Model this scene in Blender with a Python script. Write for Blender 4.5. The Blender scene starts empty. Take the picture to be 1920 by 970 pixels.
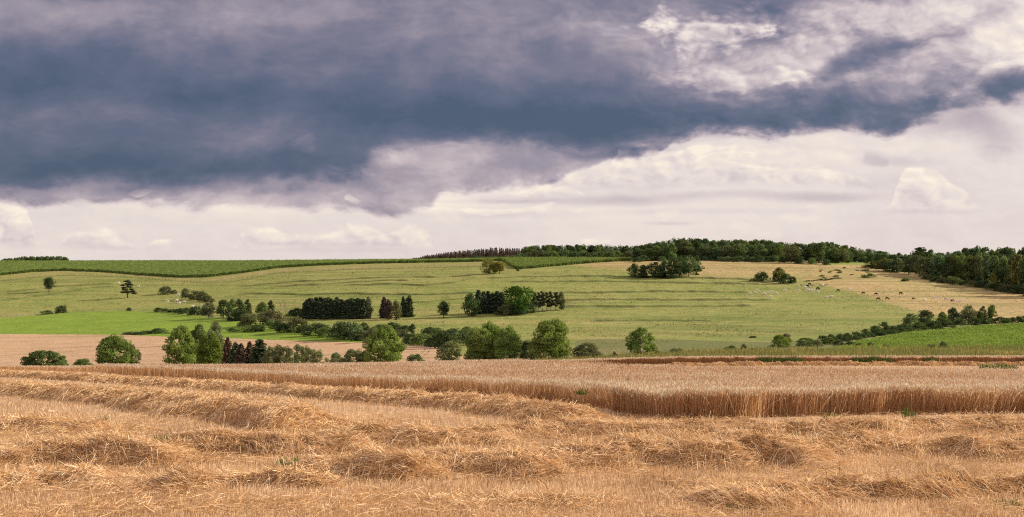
import bpy, math, random, os
import numpy as np
from mathutils import Vector

# ------------------------------------------------------------------ scene, camera, sky, sun
sc = bpy.context.scene
col = sc.collection
F, HX, HY, CZ = 2318.0, 960.0, 560.0, 3.8      # focal length in photo pixels, optical centre column, horizon row, eye height
SUN_AZ, SUN_EL = 16.0, 23.5                      # degrees from +X towards +Y, above the horizon
SUN_STRENGTH, SKY_STRENGTH, EXPOSURE = 5.0, 0.1, 0.6

cam_d = bpy.data.cameras.new('camera')
cam = bpy.data.objects.new('camera', cam_d); col.objects.link(cam)
cam.location = (0, 0, CZ); cam.rotation_euler = (math.pi/2, 0, 0)
cam_d.sensor_width = 36; cam_d.lens = 36*F/1920; cam_d.shift_y = (HY-485)/1920
cam_d.clip_start = 0.1; cam_d.clip_end = 20000
sc.camera = cam
sc.cycles.use_denoising = False; sc.cycles.filter_width = 1.15
sc.view_settings.view_transform = 'Standard'; sc.view_settings.look = 'None'
sc.view_settings.exposure = EXPOSURE; sc.view_settings.gamma = 1.0; sc.view_settings.use_curve_mapping = False

sun_d = bpy.data.lights.new('sun', 'SUN'); sun = bpy.data.objects.new('sun', sun_d); col.objects.link(sun)
sun_d.energy = SUN_STRENGTH; sun_d.angle = math.radians(0.6); sun_d.color = (1.0, 0.88, 0.72)
_a, _e = math.radians(SUN_AZ), math.radians(SUN_EL)
SUN = Vector((math.cos(_e)*math.cos(_a), math.cos(_e)*math.sin(_a), math.sin(_e)))
sun.rotation_euler = (-SUN).to_track_quat('-Z', 'Y').to_euler()

def lin(c):
    return tuple(((v/255)/12.92 if v/255 <= .04045 else ((v/255+.055)/1.055)**2.4) for v in c)

class G:
    """small node-graph writer"""
    def __init__(s, nt): s.nt = nt
    def n(s, t, **k):
        o = s.nt.nodes.new(t)
        for a, b in k.items(): setattr(o, a, b)
        return o
    def put(s, sock, v):
        if isinstance(v, bpy.types.NodeSocket): s.nt.links.new(v, sock)
        elif v is not None: sock.default_value = v
    def m(s, op, a, b=None, c=None, clamp=False):
        o = s.n('ShaderNodeMath', operation=op, use_clamp=clamp)
        for i, v in enumerate((a, b, c)):
            if v is not None: s.put(o.inputs[i], v)
        return o.outputs[0]
    def v(s, op, a, b=None, scale=None):
        o = s.n('ShaderNodeVectorMath', operation=op)
        s.put(o.inputs[0], a)
        if b is not None: s.put(o.inputs[1], b)
        if scale is not None: s.put(o.inputs['Scale'], scale)
        return o.outputs['Value'] if op in ('LENGTH', 'DOT_PRODUCT') else o.outputs[0]
    def ss(s, x, a, b, lo=0.0, hi=1.0):
        o = s.n('ShaderNodeMapRange', interpolation_type='SMOOTHSTEP')
        for i, v in enumerate((x, a, b, lo, hi)): s.put(o.inputs[i], v)
        return o.outputs[0]
    def lr(s, x, a, b, lo=0.0, hi=1.0):
        o = s.n('ShaderNodeMapRange')
        for i, v in enumerate((x, a, b, lo, hi)): s.put(o.inputs[i], v)
        return o.outputs[0]
    def noise(s, vec, scale, detail=4, rough=.5, dist=0.0, colour=False):
        o = s.n('ShaderNodeTexNoise')
        if vec is not None: s.put(o.inputs['Vector'], vec)
        o.inputs['Scale'].default_value = scale; o.inputs['Detail'].default_value = detail
        o.inputs['Roughness'].default_value = rough; o.inputs['Distortion'].default_value = dist
        return o.outputs['Color'] if colour else o.outputs['Fac']
    def mix(s, f, a, b, blend='MIX'):
        o = s.n('ShaderNodeMix', data_type='RGBA', blend_type=blend)
        s.put(o.inputs['Factor'], f)
        for i, v in ((6, a), (7, b)):
            if not isinstance(v, bpy.types.NodeSocket) and len(v) == 3: v = (*v, 1)
            s.put(o.inputs[i], v)
        return o.outputs[2]
    def ramp(s, f, stops, interp='LINEAR'):
        o = s.n('ShaderNodeValToRGB'); r = o.color_ramp; r.interpolation = interp
        while len(r.elements) < len(stops): r.elements.new(.5)
        for e, (p, c) in zip(r.elements, stops): e.position = p; e.color = (*c, 1)
        s.put(o.inputs[0], f); return o.outputs[0]

# ---- the sky: Nishita seen through a broken deck of cloud, laid out by direction
world = bpy.data.worlds.new('World'); sc.world = world; world.use_nodes = True
wt = world.node_tree; wt.nodes.clear(); g = G(wt)
geo = g.n('ShaderNodeTexCoord').outputs['Generated']
sp = g.n('ShaderNodeSeparateXYZ'); g.put(sp.inputs[0], geo)
dx, dy, dz = sp.outputs
yy = g.m('MAXIMUM', dy, .15)
U = g.m('MULTIPLY_ADD', g.m('DIVIDE', dx, yy), F/1000, HX/1000)
V = g.m('MULTIPLY_ADD', g.m('DIVIDE', dz, yy), -F/1000, HY/1000)
cb = g.n('ShaderNodeCombineXYZ'); g.put(cb.inputs[0], U); g.put(cb.inputs[1], V)
P0 = cb.outputs[0]
PS = g.v('MULTIPLY', P0, (1.0, 1.75, 1.0))
w1 = g.v('SUBTRACT', g.noise(PS, 3.2, 3, .55, colour=True), (.5, .5, .5))
w2 = g.v('SUBTRACT', g.noise(PS, 11.0, 5, .6, colour=True), (.5, .5, .5))
P = g.v('ADD', g.v('ADD', P0, g.v('MULTIPLY', w1, (.20, .09, 0))), g.v('MULTIPLY', w2, (.07, .04, 0)))
PW = g.v('ADD', PS, g.v('MULTIPLY', w1, (.15, .15, 0)))
fb = g.m('SUBTRACT', g.noise(PW, 5.0, 9, .56), .5)            # broad mottling
fd = g.m('SUBTRACT', g.noise(PW, 17.0, 8, .6), .5)            # fine mottling
PSH = g.v('ADD', PW, (.006, -.012, 0))
relief = g.m('MULTIPLY', g.m('SUBTRACT', g.noise(PSH, 13.0, 6, .55), g.noise(PW, 13.0, 6, .55)), 1.0)   # sunlit side of each billow
def bubbles(vec):
    o = g.n('ShaderNodeTexVoronoi', feature='F1', normalize=True); g.put(o.inputs['Vector'], vec)
    for k_, v_ in (('Scale', 15.0), ('Detail', 2.0), ('Roughness', .5), ('Lacunarity', 2.3)): o.inputs[k_].default_value = v_
    return g.m('SUBTRACT', .30, o.outputs['Distance'])
PB = g.v('ADD', PS, g.v('ADD', g.v('MULTIPLY', w1, (.10, .10, 0)), g.v('MULTIPLY', w2, (.045, .045, 0))))
BL = bubbles(PB); BLIT = g.m('SUBTRACT', BL, bubbles(g.v('ADD', PB, (.012, -.014, 0))))       # billows and their sunlit sides
sx = g.n('ShaderNodeSeparateXYZ'); g.put(sx.inputs[0], P)
PU, PV = sx.outputs[0], sx.outputs[1]; PQ = P
def curve(x, pts):
    o = g.n('ShaderNodeFloatCurve'); g.put(o.inputs['Value'], x)
    c = o.mapping.curves[0]
    while len(c.points) < len(pts): c.points.new(.5, .5)
    for q, (a, b) in zip(c.points, pts): q.location = (a, b); q.handle_type = 'AUTO'
    o.mapping.update(); return o.outputs[0]
def blob(x, y, rx, ry, rot=0, soft=True, src=None):
    mp = g.n('ShaderNodeMapping', vector_type='TEXTURE')
    g.put(mp.inputs['Vector'], src or PQ)
    mp.inputs['Location'].default_value = (x/1000, y/1000, 0)
    mp.inputs['Rotation'].default_value = (0, 0, math.radians(rot))
    mp.inputs['Scale'].default_value = (rx/1000, ry/1000, 1)
    L = g.v('LENGTH', mp.outputs[0])
    return g.ss(L, 1.35, .1) if soft else g.m('SUBTRACT', 1.1, L)
XS = lambda x: (x+200)/2400.0
PX = g.lr(PU, -.2, 2.2)
yb = curve(PX, [(XS(x), y/600) for x, y in ((-200, 345), (0, 346), (250, 342), (430, 350), (600, 346), (690, 312), (760, 274), (900, 268), (1060, 268), (1200, 263), (1330, 250), (1480, 246), (1620, 238), (1720, 228), (1800, 170), (1900, 110), (2200, 60))])
yf = curve(PX, [(XS(x), y/600) for x, y in ((-200, 390), (0, 382), (120, 392), (250, 385), (400, 408), (640, 402), (770, 394), (830, 360), (900, 345), (1050, 340), (1095, 322), (1135, 298), (1235, 295), (1268, 264), (1400, 254), (1500, 250), (1720, 232), (1850, 200), (2200, 150))])
streak = g.m('SUBTRACT', g.noise(g.v('MULTIPLY', PW, (1.0, 2.6, 1.0)), 2.0, 6, .55), .5)
rag = g.m('MULTIPLY_ADD', fb, .07, g.m('MULTIPLY_ADD', streak, .06, g.m('MULTIPLY', fd, .035)))
mb = g.ss(g.m('ADD', g.m('SUBTRACT', g.m('MULTIPLY', yb, .6), PV), rag), -.014, .024)
mf = g.ss(g.m('ADD', g.m('SUBTRACT', g.m('MULTIPLY', yf, .6), PV), g.m('MULTIPLY', rag, .7)), -.008, .016)
D = g.m('MULTIPLY_ADD', mf, .315, .15)
D = g.m('MULTIPLY_ADD', mb, .22, D)
_cnt = 0
def add(w, b):
    global D, PQ, _cnt
    D = g.m('MULTIPLY_ADD', b, w, D); _cnt += 1
    if _cnt % 5 == 0: PQ = g.v('ADD', P, g.v('SCALE', (1, 1, 0), scale=g.m('MULTIPLY', D, 1e-7)))   # keeps the long sum in order
for x, y, rx, ry, rot, w in (
    (820, 212, 560, 60, 2, .24), (150, 150, 520, 55, 4, .17), (260, 322, 520, 42, 1, .20), (1440, 215, 330, 42, -2, .17),
    (130, 262, 300, 60, 0, .10), (1000, 225, 200, 40, 0, .08), (560, 300, 200, 40, 0, .10), (1160, 281, 100, 13, 0, .26), (1130, 335, 150, 30, 0, .10), (980, 356, 170, 9, 0, .09),
    (560, 10, 900, 85, 0, -.17), (60, 20, 200, 60, 0, -.03), (480, 228, 150, 50, 10, -.13), (950, 322, 260, 50, 0, -.15), (740, 366, 150, 44, 0, -.17), (500, 392, 240, 22, 0, -.08), (1010, 300, 120, 24, 0, .05), (860, 95, 150, 40, 10, -.08),
    (1180, 85, 260, 60, 0, -.17), (1390, 120, 230, 50, 0, -.24), (1530, 100, 190, 60, 0, -.22), (1750, 215, 130, 45, 0, .16), (1830, 250, 110, 45, 20, .13),
    (1900, 50, 280, 130, 0, -.56), (1700, 170, 130, 70, 0, -.25), (1620, 20, 200, 50, 0, -.30), (1790, 250, 120, 50, 0, -.05),
    (1650, 105, 170, 24, -18, .26), (1830, 52, 70, 18, -25, .20), (1900, 172, 75, 36, 5, .42), (1860, 255, 70, 40, 40, .08), (1440, 5, 60, 18, 0, .20),
    (300, 375, 300, 22, 0, -.06), (620, 380, 200, 22, 0, -.02)):
    add(w, blob(x, y, rx, ry, rot))
PC = g.v('ADD', P0, g.v('ADD', g.v('MULTIPLY', w1, (.03, .012, 0)), g.v('MULTIPLY', w2, (.022, .012, 0))))
puffn = g.m('ADD', g.m('MULTIPLY', BL, 1.5), g.m('MULTIPLY_ADD', fd, 1.3, g.m('MULTIPLY', fb, 1.5)))
puffs = g.m('MULTIPLY_ADD', BLIT, 3.2, g.m('MULTIPLY_ADD', fb, -.8, 1.0))
# billows with crisp edges: (x, y, rx, ry, rot, darkness change)
for x, y, rx, ry, rot, w in (
    (1310, 45, 120, 50, 0, -.26), (1400, 25, 60, 40, 0, -.14), (1250, 30, 60, 30, 0, -.12), (1090, 50, 70, 22, 0, -.06), (1500, 140, 60, 22, 0, -.16), (1340, 140, 120, 26, 0, -.13), (1560, 60, 130, 46, 0, -.08),
    (768, 288, 26, 26, 0, -.08), (840, 272, 60, 8, 0, -.05), (590, 275, 26, 22, 0, -.09), (950, 382, 160, 8, 0, -.10),
    (1580, 270, 260, 26, 0, -.05), (1480, 300, 200, 22, 0, -.05), (1240, 408, 60, 11, 0, -.05), (1500, 415, 70, 9, 0, -.04), (1400, 440, 90, 8, 0, -.03),
    (270, 366, 22, 7, 0, -.15), (660, 383, 14, 8, 0, -.15), (1650, 295, 26, 18, 0, .09), (1880, 300, 60, 30, 0, .05)):
    b = g.m('ADD', blob(x, y, rx, ry, rot, False), puffn)
    add(w*(1.1 if y < 240 else .85), g.m('MULTIPLY', g.ss(b, .0, .62), puffs))
for x, y, rx, ry, w in ((1130, 376, 190, 12, .15), (1340, 366, 130, 9, .10), (1530, 371, 120, 12, .15), (920, 376, 130, 5, .09), (1700, 305, 70, 10, .06), (880, 402, 300, 8, .04), (1250, 420, 60, 5, .08), (640, 470, 200, 6, .04), (200, 466, 80, 5, .04), (1750, 398, 110, 6, .05), (1660, 300, 60, 10, .05), (1300, 398, 180, 7, .05)):
    add(w, blob(x, y, rx, ry, 0, True, PC))
amp = g.m('MULTIPLY_ADD', mf, .40, .12)
D = g.m('MULTIPLY_ADD', streak, g.m('MULTIPLY_ADD', mf, .24, .16), D)
rightness = g.ss(PU, .9, 1.5)
amp = g.m('ADD', amp, g.m('MULTIPLY', g.m('MULTIPLY', rightness, mf), .17))
D = g.m('MULTIPLY_ADD', fb, amp, D)
D = g.m('MULTIPLY_ADD', fd, g.m('MULTIPLY', amp, .45), D)
D = g.m('MULTIPLY_ADD', relief, g.m('MULTIPLY_ADD', g.m('MULTIPLY', rightness, mf), .20, .10), D)
low = g.m('SUBTRACT', 1.0, mb)
D = g.m('MULTIPLY_ADD', BLIT, g.m('ADD', g.m('MULTIPLY', low, -.05), g.m('MULTIPLY', g.m('MULTIPLY', rightness, mf), -.36)), D)
D = g.m('MULTIPLY_ADD', BL, g.m('ADD', -.01, g.m('MULTIPLY', g.m('MULTIPLY', rightness, mf), -.10)), D)
# banks of cumulus: flat bases, heaped tops
sc_ = g.n('ShaderNodeSeparateXYZ'); g.put(sc_.inputs[0], PC); CX = g.lr(sc_.outputs[0], -.2, 2.2); CV = sc_.outputs[1]
CV2 = g.m('SUBTRACT', CV, g.m('MULTIPLY_ADD', BL, -.034, g.m('MULTIPLY', fd, -.03)))
for base, gain, pts in (
    (466, .16, ((-200, 60), (-60, 88), (15, 86), (60, 62), (88, 6), (112, 12), (150, 36), (200, 30), (238, 12), (262, 2), (292, 20), (330, 16), (348, 0), (432, 0), (452, 32), (500, 38), (560, 27), (612, 34), (680, 50), (722, 36), (768, 48), (812, 22), (842, 4), (1075, 0), (1095, 20), (1130, 22), (1155, 4), (1400, 0))),
    (352, .14, ((960, 0), (1040, 34), (1140, 48), (1200, 90), (1260, 74), (1350, 76), (1440, 50), (1540, 44), (1600, 26), (1650, 8), (1690, 0))),
    (398, .18, ((1420, 0), (1500, 8), (1640, 4), (1685, 60), (1722, 90), (1765, 70), (1815, 40), (1848, 6), (1870, 0))),
    (370, .16, ((760, 0), (800, 10), (860, 24), (950, 32), (1045, 36), (1075, 26), (1100, 0)))):
    hC = curve(CX, [(XS(x), h/100) for x, h in pts]); top = g.m('MULTIPLY_ADD', hC, -.1, base/1000)
    mk = g.m('MULTIPLY', g.ss(g.m('SUBTRACT', CV2, top), .0, .010), g.ss(g.m('SUBTRACT', base/1000, CV), -.004, .014))
    tt = g.m('DIVIDE', g.m('SUBTRACT', base/1000, CV), g.m('MULTIPLY_ADD', hC, .1, .012), clamp=True)
    lit = g.m('MULTIPLY_ADD', BLIT, .55, g.m('MULTIPLY_ADD', tt, gain*1.3, -.045))
    D = g.m('SUBTRACT', D, g.m('MULTIPLY', mk, lit))
front = g.ss(dy, .25, .6)
back = g.m('MULTIPLY_ADD', g.noise(geo, 3.0, 5, .55), .5, .02)
D = g.m('ADD', g.m('MULTIPLY', D, front), g.m('MULTIPLY', back, g.m('SUBTRACT', 1.0, front)))
rear = g.m('SUBTRACT', 1.3, g.m('MULTIPLY', front, .3))        # unseen cloud behind the camera, brightened as added fill light
cc = g.ramp(D, [(.0, lin((253, 240, 224))), (.07, lin((243, 230, 218))), (.15, lin((231, 218, 214))), (.30, lin((203, 188, 192))), (.45, lin((160, 149, 162))), (.60, lin((125, 121, 141))), (.74, lin((98, 104, 128))), (.95, lin((72, 87, 111)))])
sky = g.n('ShaderNodeTexSky', sky_type='NISHITA', sun_disc=False)
sky.sun_elevation = math.radians(SUN_EL); sky.sun_rotation = math.radians(90-SUN_AZ); sky.air_density = 1.0; sky.dust_density = 1.5
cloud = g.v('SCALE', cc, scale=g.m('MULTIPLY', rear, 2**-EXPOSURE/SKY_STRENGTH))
mixed = g.mix(.95, sky.outputs[0], cloud)
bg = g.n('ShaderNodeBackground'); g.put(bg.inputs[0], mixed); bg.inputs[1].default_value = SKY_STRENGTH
wo = g.n('ShaderNodeOutputWorld'); wt.links.new(bg.outputs[0], wo.inputs[0])
world.cycles.sampling_method = 'MANUAL'; world.cycles.sample_map_resolution = 512
if os.environ.get('SKYONLY'): raise SystemExit(0)
# ------------------------------------------------------------------ helpers
rng = np.random.default_rng(7)
random.seed(7)

def make_mesh(name, V, faces, mats=(), mi=None, attrs=None, smooth=False, nrm=None):
    """faces: list of int arrays (n,3) or (n,4)"""
    me = bpy.data.meshes.new(name)
    V = np.asarray(V, np.float32)
    me.vertices.add(len(V)); me.vertices.foreach_set('co', V.ravel())
    faces = [np.asarray(f, np.int32) for f in faces if len(f)]
    idx = np.concatenate([f.ravel() for f in faces])
    cnt = np.concatenate([np.full(len(f), f.shape[1], np.int32) for f in faces])
    me.loops.add(len(idx)); me.loops.foreach_set('vertex_index', idx)
    me.polygons.add(len(cnt))
    me.polygons.foreach_set('loop_start', np.concatenate([[0], np.cumsum(cnt)[:-1]]).astype(np.int32))
    for m in mats: me.materials.append(m)
    if mi is not None: me.polygons.foreach_set('material_index', np.asarray(mi, np.int32))
    me.polygons.foreach_set('use_smooth', np.full(len(cnt), bool(smooth)))
    me.update(calc_edges=True)
    for k, a in (attrs or {}).items():
        at = me.attributes.new(k, 'FLOAT', 'POINT'); at.data.foreach_set('value', np.asarray(a, np.float32))
    me.validate()
    return me

def link(name, data, loc=(0, 0, 0), rz=0.0, scale=(1, 1, 1), parent=None, colour=None):
    o = bpy.data.objects.new(name, data); col.objects.link(o)
    o.location = loc; o.rotation_euler = (0, 0, rz); o.scale = scale
    if parent: o.parent = parent
    if colour: o.color = (*colour, 1)
    return o

def tag(o, label, cat, group=None):
    o['label'] = label; o['category'] = cat
    if group: o['group'] = group
    return o

def smooth01(t):
    t = np.clip(t, 0, 1); return t*t*(3-2*t)

# value noise, 2D, vectorised
_perm = np.random.default_rng(3).random((256, 256))
def vnoise(x, y):
    x = np.asarray(x, float); y = np.asarray(y, float)
    xi = np.floor(x).astype(int); yi = np.floor(y).astype(int)
    fx = smooth01(x-xi); fy = smooth01(y-yi)
    a = _perm[xi % 256, yi % 256]; b = _perm[(xi+1) % 256, yi % 256]
    c = _perm[xi % 256, (yi+1) % 256]; d = _perm[(xi+1) % 256, (yi+1) % 256]
    return (a*(1-fx)+b*fx)*(1-fy) + (c*(1-fx)+d*fx)*fy
def fbm(x, y, o=4):
    s = 0; a = .5; t = 0
    for k in range(o):
        s = s + a*vnoise(x*2**k+17.3*k, y*2**k+9.1*k); t += a; a *= .5
    return s/t

# ------------------------------------------------------------------ lie of the land
# per bearing: (distance, row at which that ground is seen); turned into heights once
NEAR = [(2, -3.7), (12, -3.8), (22, -3.85), (30, -3.8), (38, -3.72), (45, -3.95), (60, -4.75), (78, -5.65), (100, -6.5), (125, -7.5)]
FAR = {
 -700: [(150, 699), (179, 700), (240, 697), (300, 693), (340, 692), (400, 704), (450, 686), (560, 628), (720, 597), (800, 583), (950, 552), (1100, 523), (1140, 517), (1350, 493)],
 0: [(150, 699), (179, 700), (240, 697), (300, 693), (340, 692), (400, 704), (450, 686), (560, 628), (720, 597), (800, 581), (950, 549), (1100, 521), (1140, 514), (1350, 491.5)],
 300: [(150, 699), (200, 698), (250, 693), (290, 692), (350, 704), (420, 683), (530, 630), (650, 600), (730, 587), (850, 560), (1000, 532), (1060, 524), (1090, 519), (1330, 490.5)],
 600: [(150, 699), (200, 692), (235, 689), (290, 698), (360, 679), (450, 642), (520, 616), (600, 601), (750, 563), (900, 532), (1040, 506), (1075, 500), (1250, 489.5)],
 960: [(150, 691), (200, 684), (250, 688), (320, 674), (400, 652), (500, 622), (620, 590), (750, 549), (880, 516), (1000, 496), (1060, 489), (1150, 486)],
 1300: [(150, 682), (180, 676), (230, 664), (300, 655), (400, 640), (550, 605), (650, 575), (750, 547), (850, 520), (950, 494), (985, 488), (1040, 486.5)],
 1600: [(150, 682), (180, 676), (230, 662), (300, 650), (380, 634), (480, 608), (620, 575), (750, 543), (850, 519), (950, 500), (1050, 489)],
 1920: [(150, 682), (180, 674), (230, 660), (300, 646), (380, 624), (450, 606), (520, 597), (620, 578), (720, 557), (820, 540), (900, 525), (1000, 508)],
 2700: [(150, 682), (180, 674), (230, 660), (300, 646), (380, 624), (450, 606), (520, 597), (620, 578), (720, 557), (820, 540), (900, 525), (1000, 505)],
}
def far_(Y): return Y if Y <= 500 else 500+(Y-500)*.74      # the far slope, drawn in
LY = np.linspace(math.log(2), math.log(9000), 760)
UG = np.linspace(-.8, .8, 321)
_cols = []
for x in sorted(FAR):
    pts = [(y, CZ+z) for y, z in NEAR] + [(far_(Y), CZ+(HY-r)/F*far_(Y)) for Y, r in FAR[x]]
    ys, zs = np.log([p[0] for p in pts]), np.array([p[1] for p in pts])
    _cols.append(np.interp(LY, ys, zs))
_cols = np.array(_cols)
_xs = (np.array(sorted(FAR))-HX)/F
HT = np.empty((len(UG), len(LY)))
for i, u in enumerate(UG):
    j = int(np.clip(np.searchsorted(_xs, u)-1, 0, len(_xs)-2))
    t = smooth01((u-_xs[j])/(_xs[j+1]-_xs[j]))*.5 + np.clip((u-_xs[j])/(_xs[j+1]-_xs[j]), 0, 1)*.5
    HT[i] = _cols[j]*(1-t) + _cols[j+1]*t
def gblur(A, s, ax):
    k = np.exp(-.5*(np.arange(-3*s, 3*s+1)/s)**2); k /= k.sum(); pad = [(0, 0), (0, 0)]; pad[ax] = (3*s, 3*s)
    return np.apply_along_axis(lambda r: np.convolve(r, k, 'valid'), ax, np.pad(A, pad, mode='edge'))
HT = gblur(gblur(HT, 2, 1), 8, 0)

def gz0(X, Y):
    X = np.asarray(X, float); Y = np.asarray(Y, float)
    Yc = np.maximum(Y, 20.0)
    u = np.clip(X/Yc, UG[0], UG[-1]); l = np.clip(np.log(np.maximum(Y, 2.01)), LY[0], LY[-1]-1e-6)
    fi = (u-UG[0])/(UG[1]-UG[0]); i = np.clip(fi.astype(int), 0, len(UG)-2); fi = fi-i
    fj = (l-LY[0])/(LY[1]-LY[0]); j = np.clip(fj.astype(int), 0, len(LY)-2); fj = fj-j
    return (HT[i, j]*(1-fi)+HT[i+1, j]*fi)*(1-fj) + (HT[i, j+1]*(1-fi)+HT[i+1, j+1]*fi)*fj

_scan = np.exp(np.linspace(math.log(14), math.log(1500), 6000))
def hit(x, y, ymin=14.0, fn=gz0):
    """the ground point seen at photo pixel (x, y), no nearer than ymin"""
    u = (x-HX)/F; s = _scan[_scan > ymin]
    rows = HY-(fn(u*s, s)-CZ)/s*F
    k = np.argmax(rows <= y) if (rows <= y).any() else len(s)-1
    return np.array([u*s[k], s[k]])

# grassed banks (old plough terraces) across the pasture
BANKS = [[(440, 541), (470, 537), (565, 529), (720, 522), (800, 521), (840, 520)],
 [(500, 540), (615, 533.5), (737, 527), (780, 528)], [(640, 536), (737, 534), (796, 537), (852, 531), (918, 516)],
 [(440, 554), (470, 551), (577, 554), (640, 552), (796, 554), (918, 550), (1120, 551), (1247, 548), (1420, 550)],
 [(900, 523), (935, 522), (1120, 520), (1275, 522), (1414, 527), (1500, 531)],
 [(940, 530), (974, 530), (1120, 529), (1233, 531), (1440, 534)],
 [(740, 573), (771, 569), (863, 562), (1058, 565), (1120, 564), (1460, 563)],
 [(1040, 577), (1080, 576), (1375, 575), (1420, 575)], [(-20, 553), (0, 551), (94, 540), (174, 535), (230, 533)],
 [(-20, 569), (0, 566), (107, 552), (174, 540), (230, 537)], [(1100, 603), (1250, 601), (1350, 603)]]
_bk = []
for pl in BANKS:
    W = np.array([hit(x, y, 430) for x, y in pl])
    _bk.append((W[:, 0]/W[:, 1], W[:, 1], .75 if len(pl) > 3 else .45))
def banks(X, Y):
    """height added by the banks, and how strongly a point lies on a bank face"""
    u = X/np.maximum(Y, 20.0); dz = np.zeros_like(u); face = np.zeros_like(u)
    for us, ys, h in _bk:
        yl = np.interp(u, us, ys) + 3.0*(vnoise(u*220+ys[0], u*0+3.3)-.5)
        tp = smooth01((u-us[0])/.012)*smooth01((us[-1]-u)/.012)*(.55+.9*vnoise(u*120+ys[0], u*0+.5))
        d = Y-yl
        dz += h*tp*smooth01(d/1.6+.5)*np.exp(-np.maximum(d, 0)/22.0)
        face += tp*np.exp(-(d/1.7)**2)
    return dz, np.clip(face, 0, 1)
def gz(X, Y):
    X = np.asarray(X, float); Y = np.asarray(Y, float)
    far = (Y > 380) & (Y < 1400)
    z = gz0(X, Y)
    if far.any():
        z = z + np.where(far, banks(X, np.maximum(Y, 20.))[0], 0)
        z = z + np.where(far, (fbm(X/9., Y/9., 3)-.5)*.55*smooth01((Y-380)/60), 0)
    return z
def row(X, Y): return HY-(gz(X, Y)-CZ)/Y*F
def gpt(x, Y):
    """ground point on bearing of photo column x at distance Y"""
    X = (x-HX)/F*Y; return np.array([X, Y, float(gz(np.array([X]), np.array([Y]))[0])])
def at(x, y, ymin=14.0):
    p = hit(x, y, ymin); return np.array([p[0], p[1], float(gz(p[:1], p[1:])[0])])

# ------------------------------------------------------------------ materials
def mat(name):
    m = bpy.data.materials.new(name); m.use_nodes = True; m.node_tree.nodes.clear(); return m, G(m.node_tree)
def out(g, sh, disp=None):
    o = g.n('ShaderNodeOutputMaterial'); g.nt.links.new(sh, o.inputs['Surface'])
def attr(g, name): return g.n('ShaderNodeAttribute', attribute_name=name).outputs['Fac']
def diffuse(g, colour, rough=.9, bump=None, spec=.15):
    b = g.n('ShaderNodeBsdfPrincipled'); g.put(b.inputs['Base Color'], colour if isinstance(colour, bpy.types.NodeSocket) else (*colour, 1))
    b.inputs['Roughness'].default_value = rough; b.inputs['Specular IOR Level'].default_value = spec
    if bump is not None:
        bn = g.n('ShaderNodeBump'); bn.inputs['Strength'].default_value = bump[1]; bn.inputs['Distance'].default_value = bump[2]
        g.put(bn.inputs['Height'], bump[0]); g.put(b.inputs['Normal'], bn.outputs[0])
    return b.outputs[0]
def pos(g): return g.n('ShaderNodeNewGeometry').outputs['Position']
def leafy(g, colour, trans=.35, tcol=None):
    d = g.n('ShaderNodeBsdfDiffuse'); t = g.n('ShaderNodeBsdfTranslucent')
    g.put(d.inputs[0], colour); g.put(t.inputs[0], tcol if tcol is not None else colour)
    mx = g.n('ShaderNodeMixShader'); mx.inputs[0].default_value = trans
    g.nt.links.new(d.outputs[0], mx.inputs[1]); g.nt.links.new(t.outputs[0], mx.inputs[2]); return mx.outputs[0]
def tinted(g, base, attrname='tint', lo=.6, hi=1.4):
    """base colour times the per-blade tint"""
    return g.v('MULTIPLY', base, g.n('ShaderNodeAttribute', attribute_name=attrname).outputs['Vector'])

def grass_mat(name, a, b, dry, dryness, scale=1.0, streak=None):
    m, g = mat(name); p = pos(g)
    n1 = g.noise(p, .35*scale, 6, .62); n2 = g.noise(p, .06*scale, 4, .55); n3 = g.noise(p, .012*scale, 3, .5); n4 = g.noise(p, 1.3*scale, 3, .6)
    c = g.mix(g.ss(n2, .35, .65), a, b)
    f = g.m('ADD', g.m('MULTIPLY', g.ss(n1, .40, .62), 1.05), g.m('MULTIPLY', g.ss(n3, .4, .62), .35))
    dd = g.m('ADD', dryness, g.m('MULTIPLY', attr(g, 'dry'), 1.15))
    c = g.mix(g.m('MULTIPLY', f, dd, clamp=True), c, dry)
    c = g.mix(g.m('MULTIPLY', g.ss(attr(g, 'dry'), .3, 1.0), .55), c, dry)
    c = g.mix(g.m('MULTIPLY', g.ss(n4, .52, .75), .45), c, tuple(v*.45 for v in a))
    if streak:
        ct = g.noise(g.v('MULTIPLY', p, (.006, .006, .85)), 1.0, 4, .6); c = g.mix(g.m('MULTIPLY', g.ss(ct, .48, .62), .38), c, tuple(v*.55 for v in a))   # terracettes along the contours
        ct2 = g.noise(g.v('MULTIPLY', p, (.012, .012, 2.6)), 1.0, 3, .6); c = g.mix(g.m('MULTIPLY', g.ss(ct2, .5, .66), .30), c, dry)
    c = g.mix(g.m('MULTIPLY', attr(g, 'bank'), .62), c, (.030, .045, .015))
    h = g.m('ADD', n1, g.m('MULTIPLY', n4, .6))
    out(g, diffuse(g, c, .95, (h, .9, .5))); return m
M = {}
M['pasture'] = grass_mat('pasture_grass', (.160, .222, .040), (.212, .252, .056), (.43, .305, .145), .28, streak=True)
M['meadow'] = grass_mat('mown_meadow', (.155, .245, .026), (.195, .285, .032), (.24, .28, .06), .15, 1.3)
M['verge'] = grass_mat('maize_headland_grass', (.185, .215, .045), (.23, .235, .06), (.36, .27, .13), .4)
M['rough'] = grass_mat('rough_grass', (.120, .155, .045), (.15, .165, .055), (.24, .20, .085), .35, 1.6)
M['crop'] = grass_mat('leafy_crop_ground', (.16, .24, .045), (.20, .275, .055), (.2, .25, .05), .2, 2.0)
M['maizeland'] = grass_mat('maize_ground', (.05, .085, .022), (.06, .10, .028), (.05, .07, .03), .2, 2.0)
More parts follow.
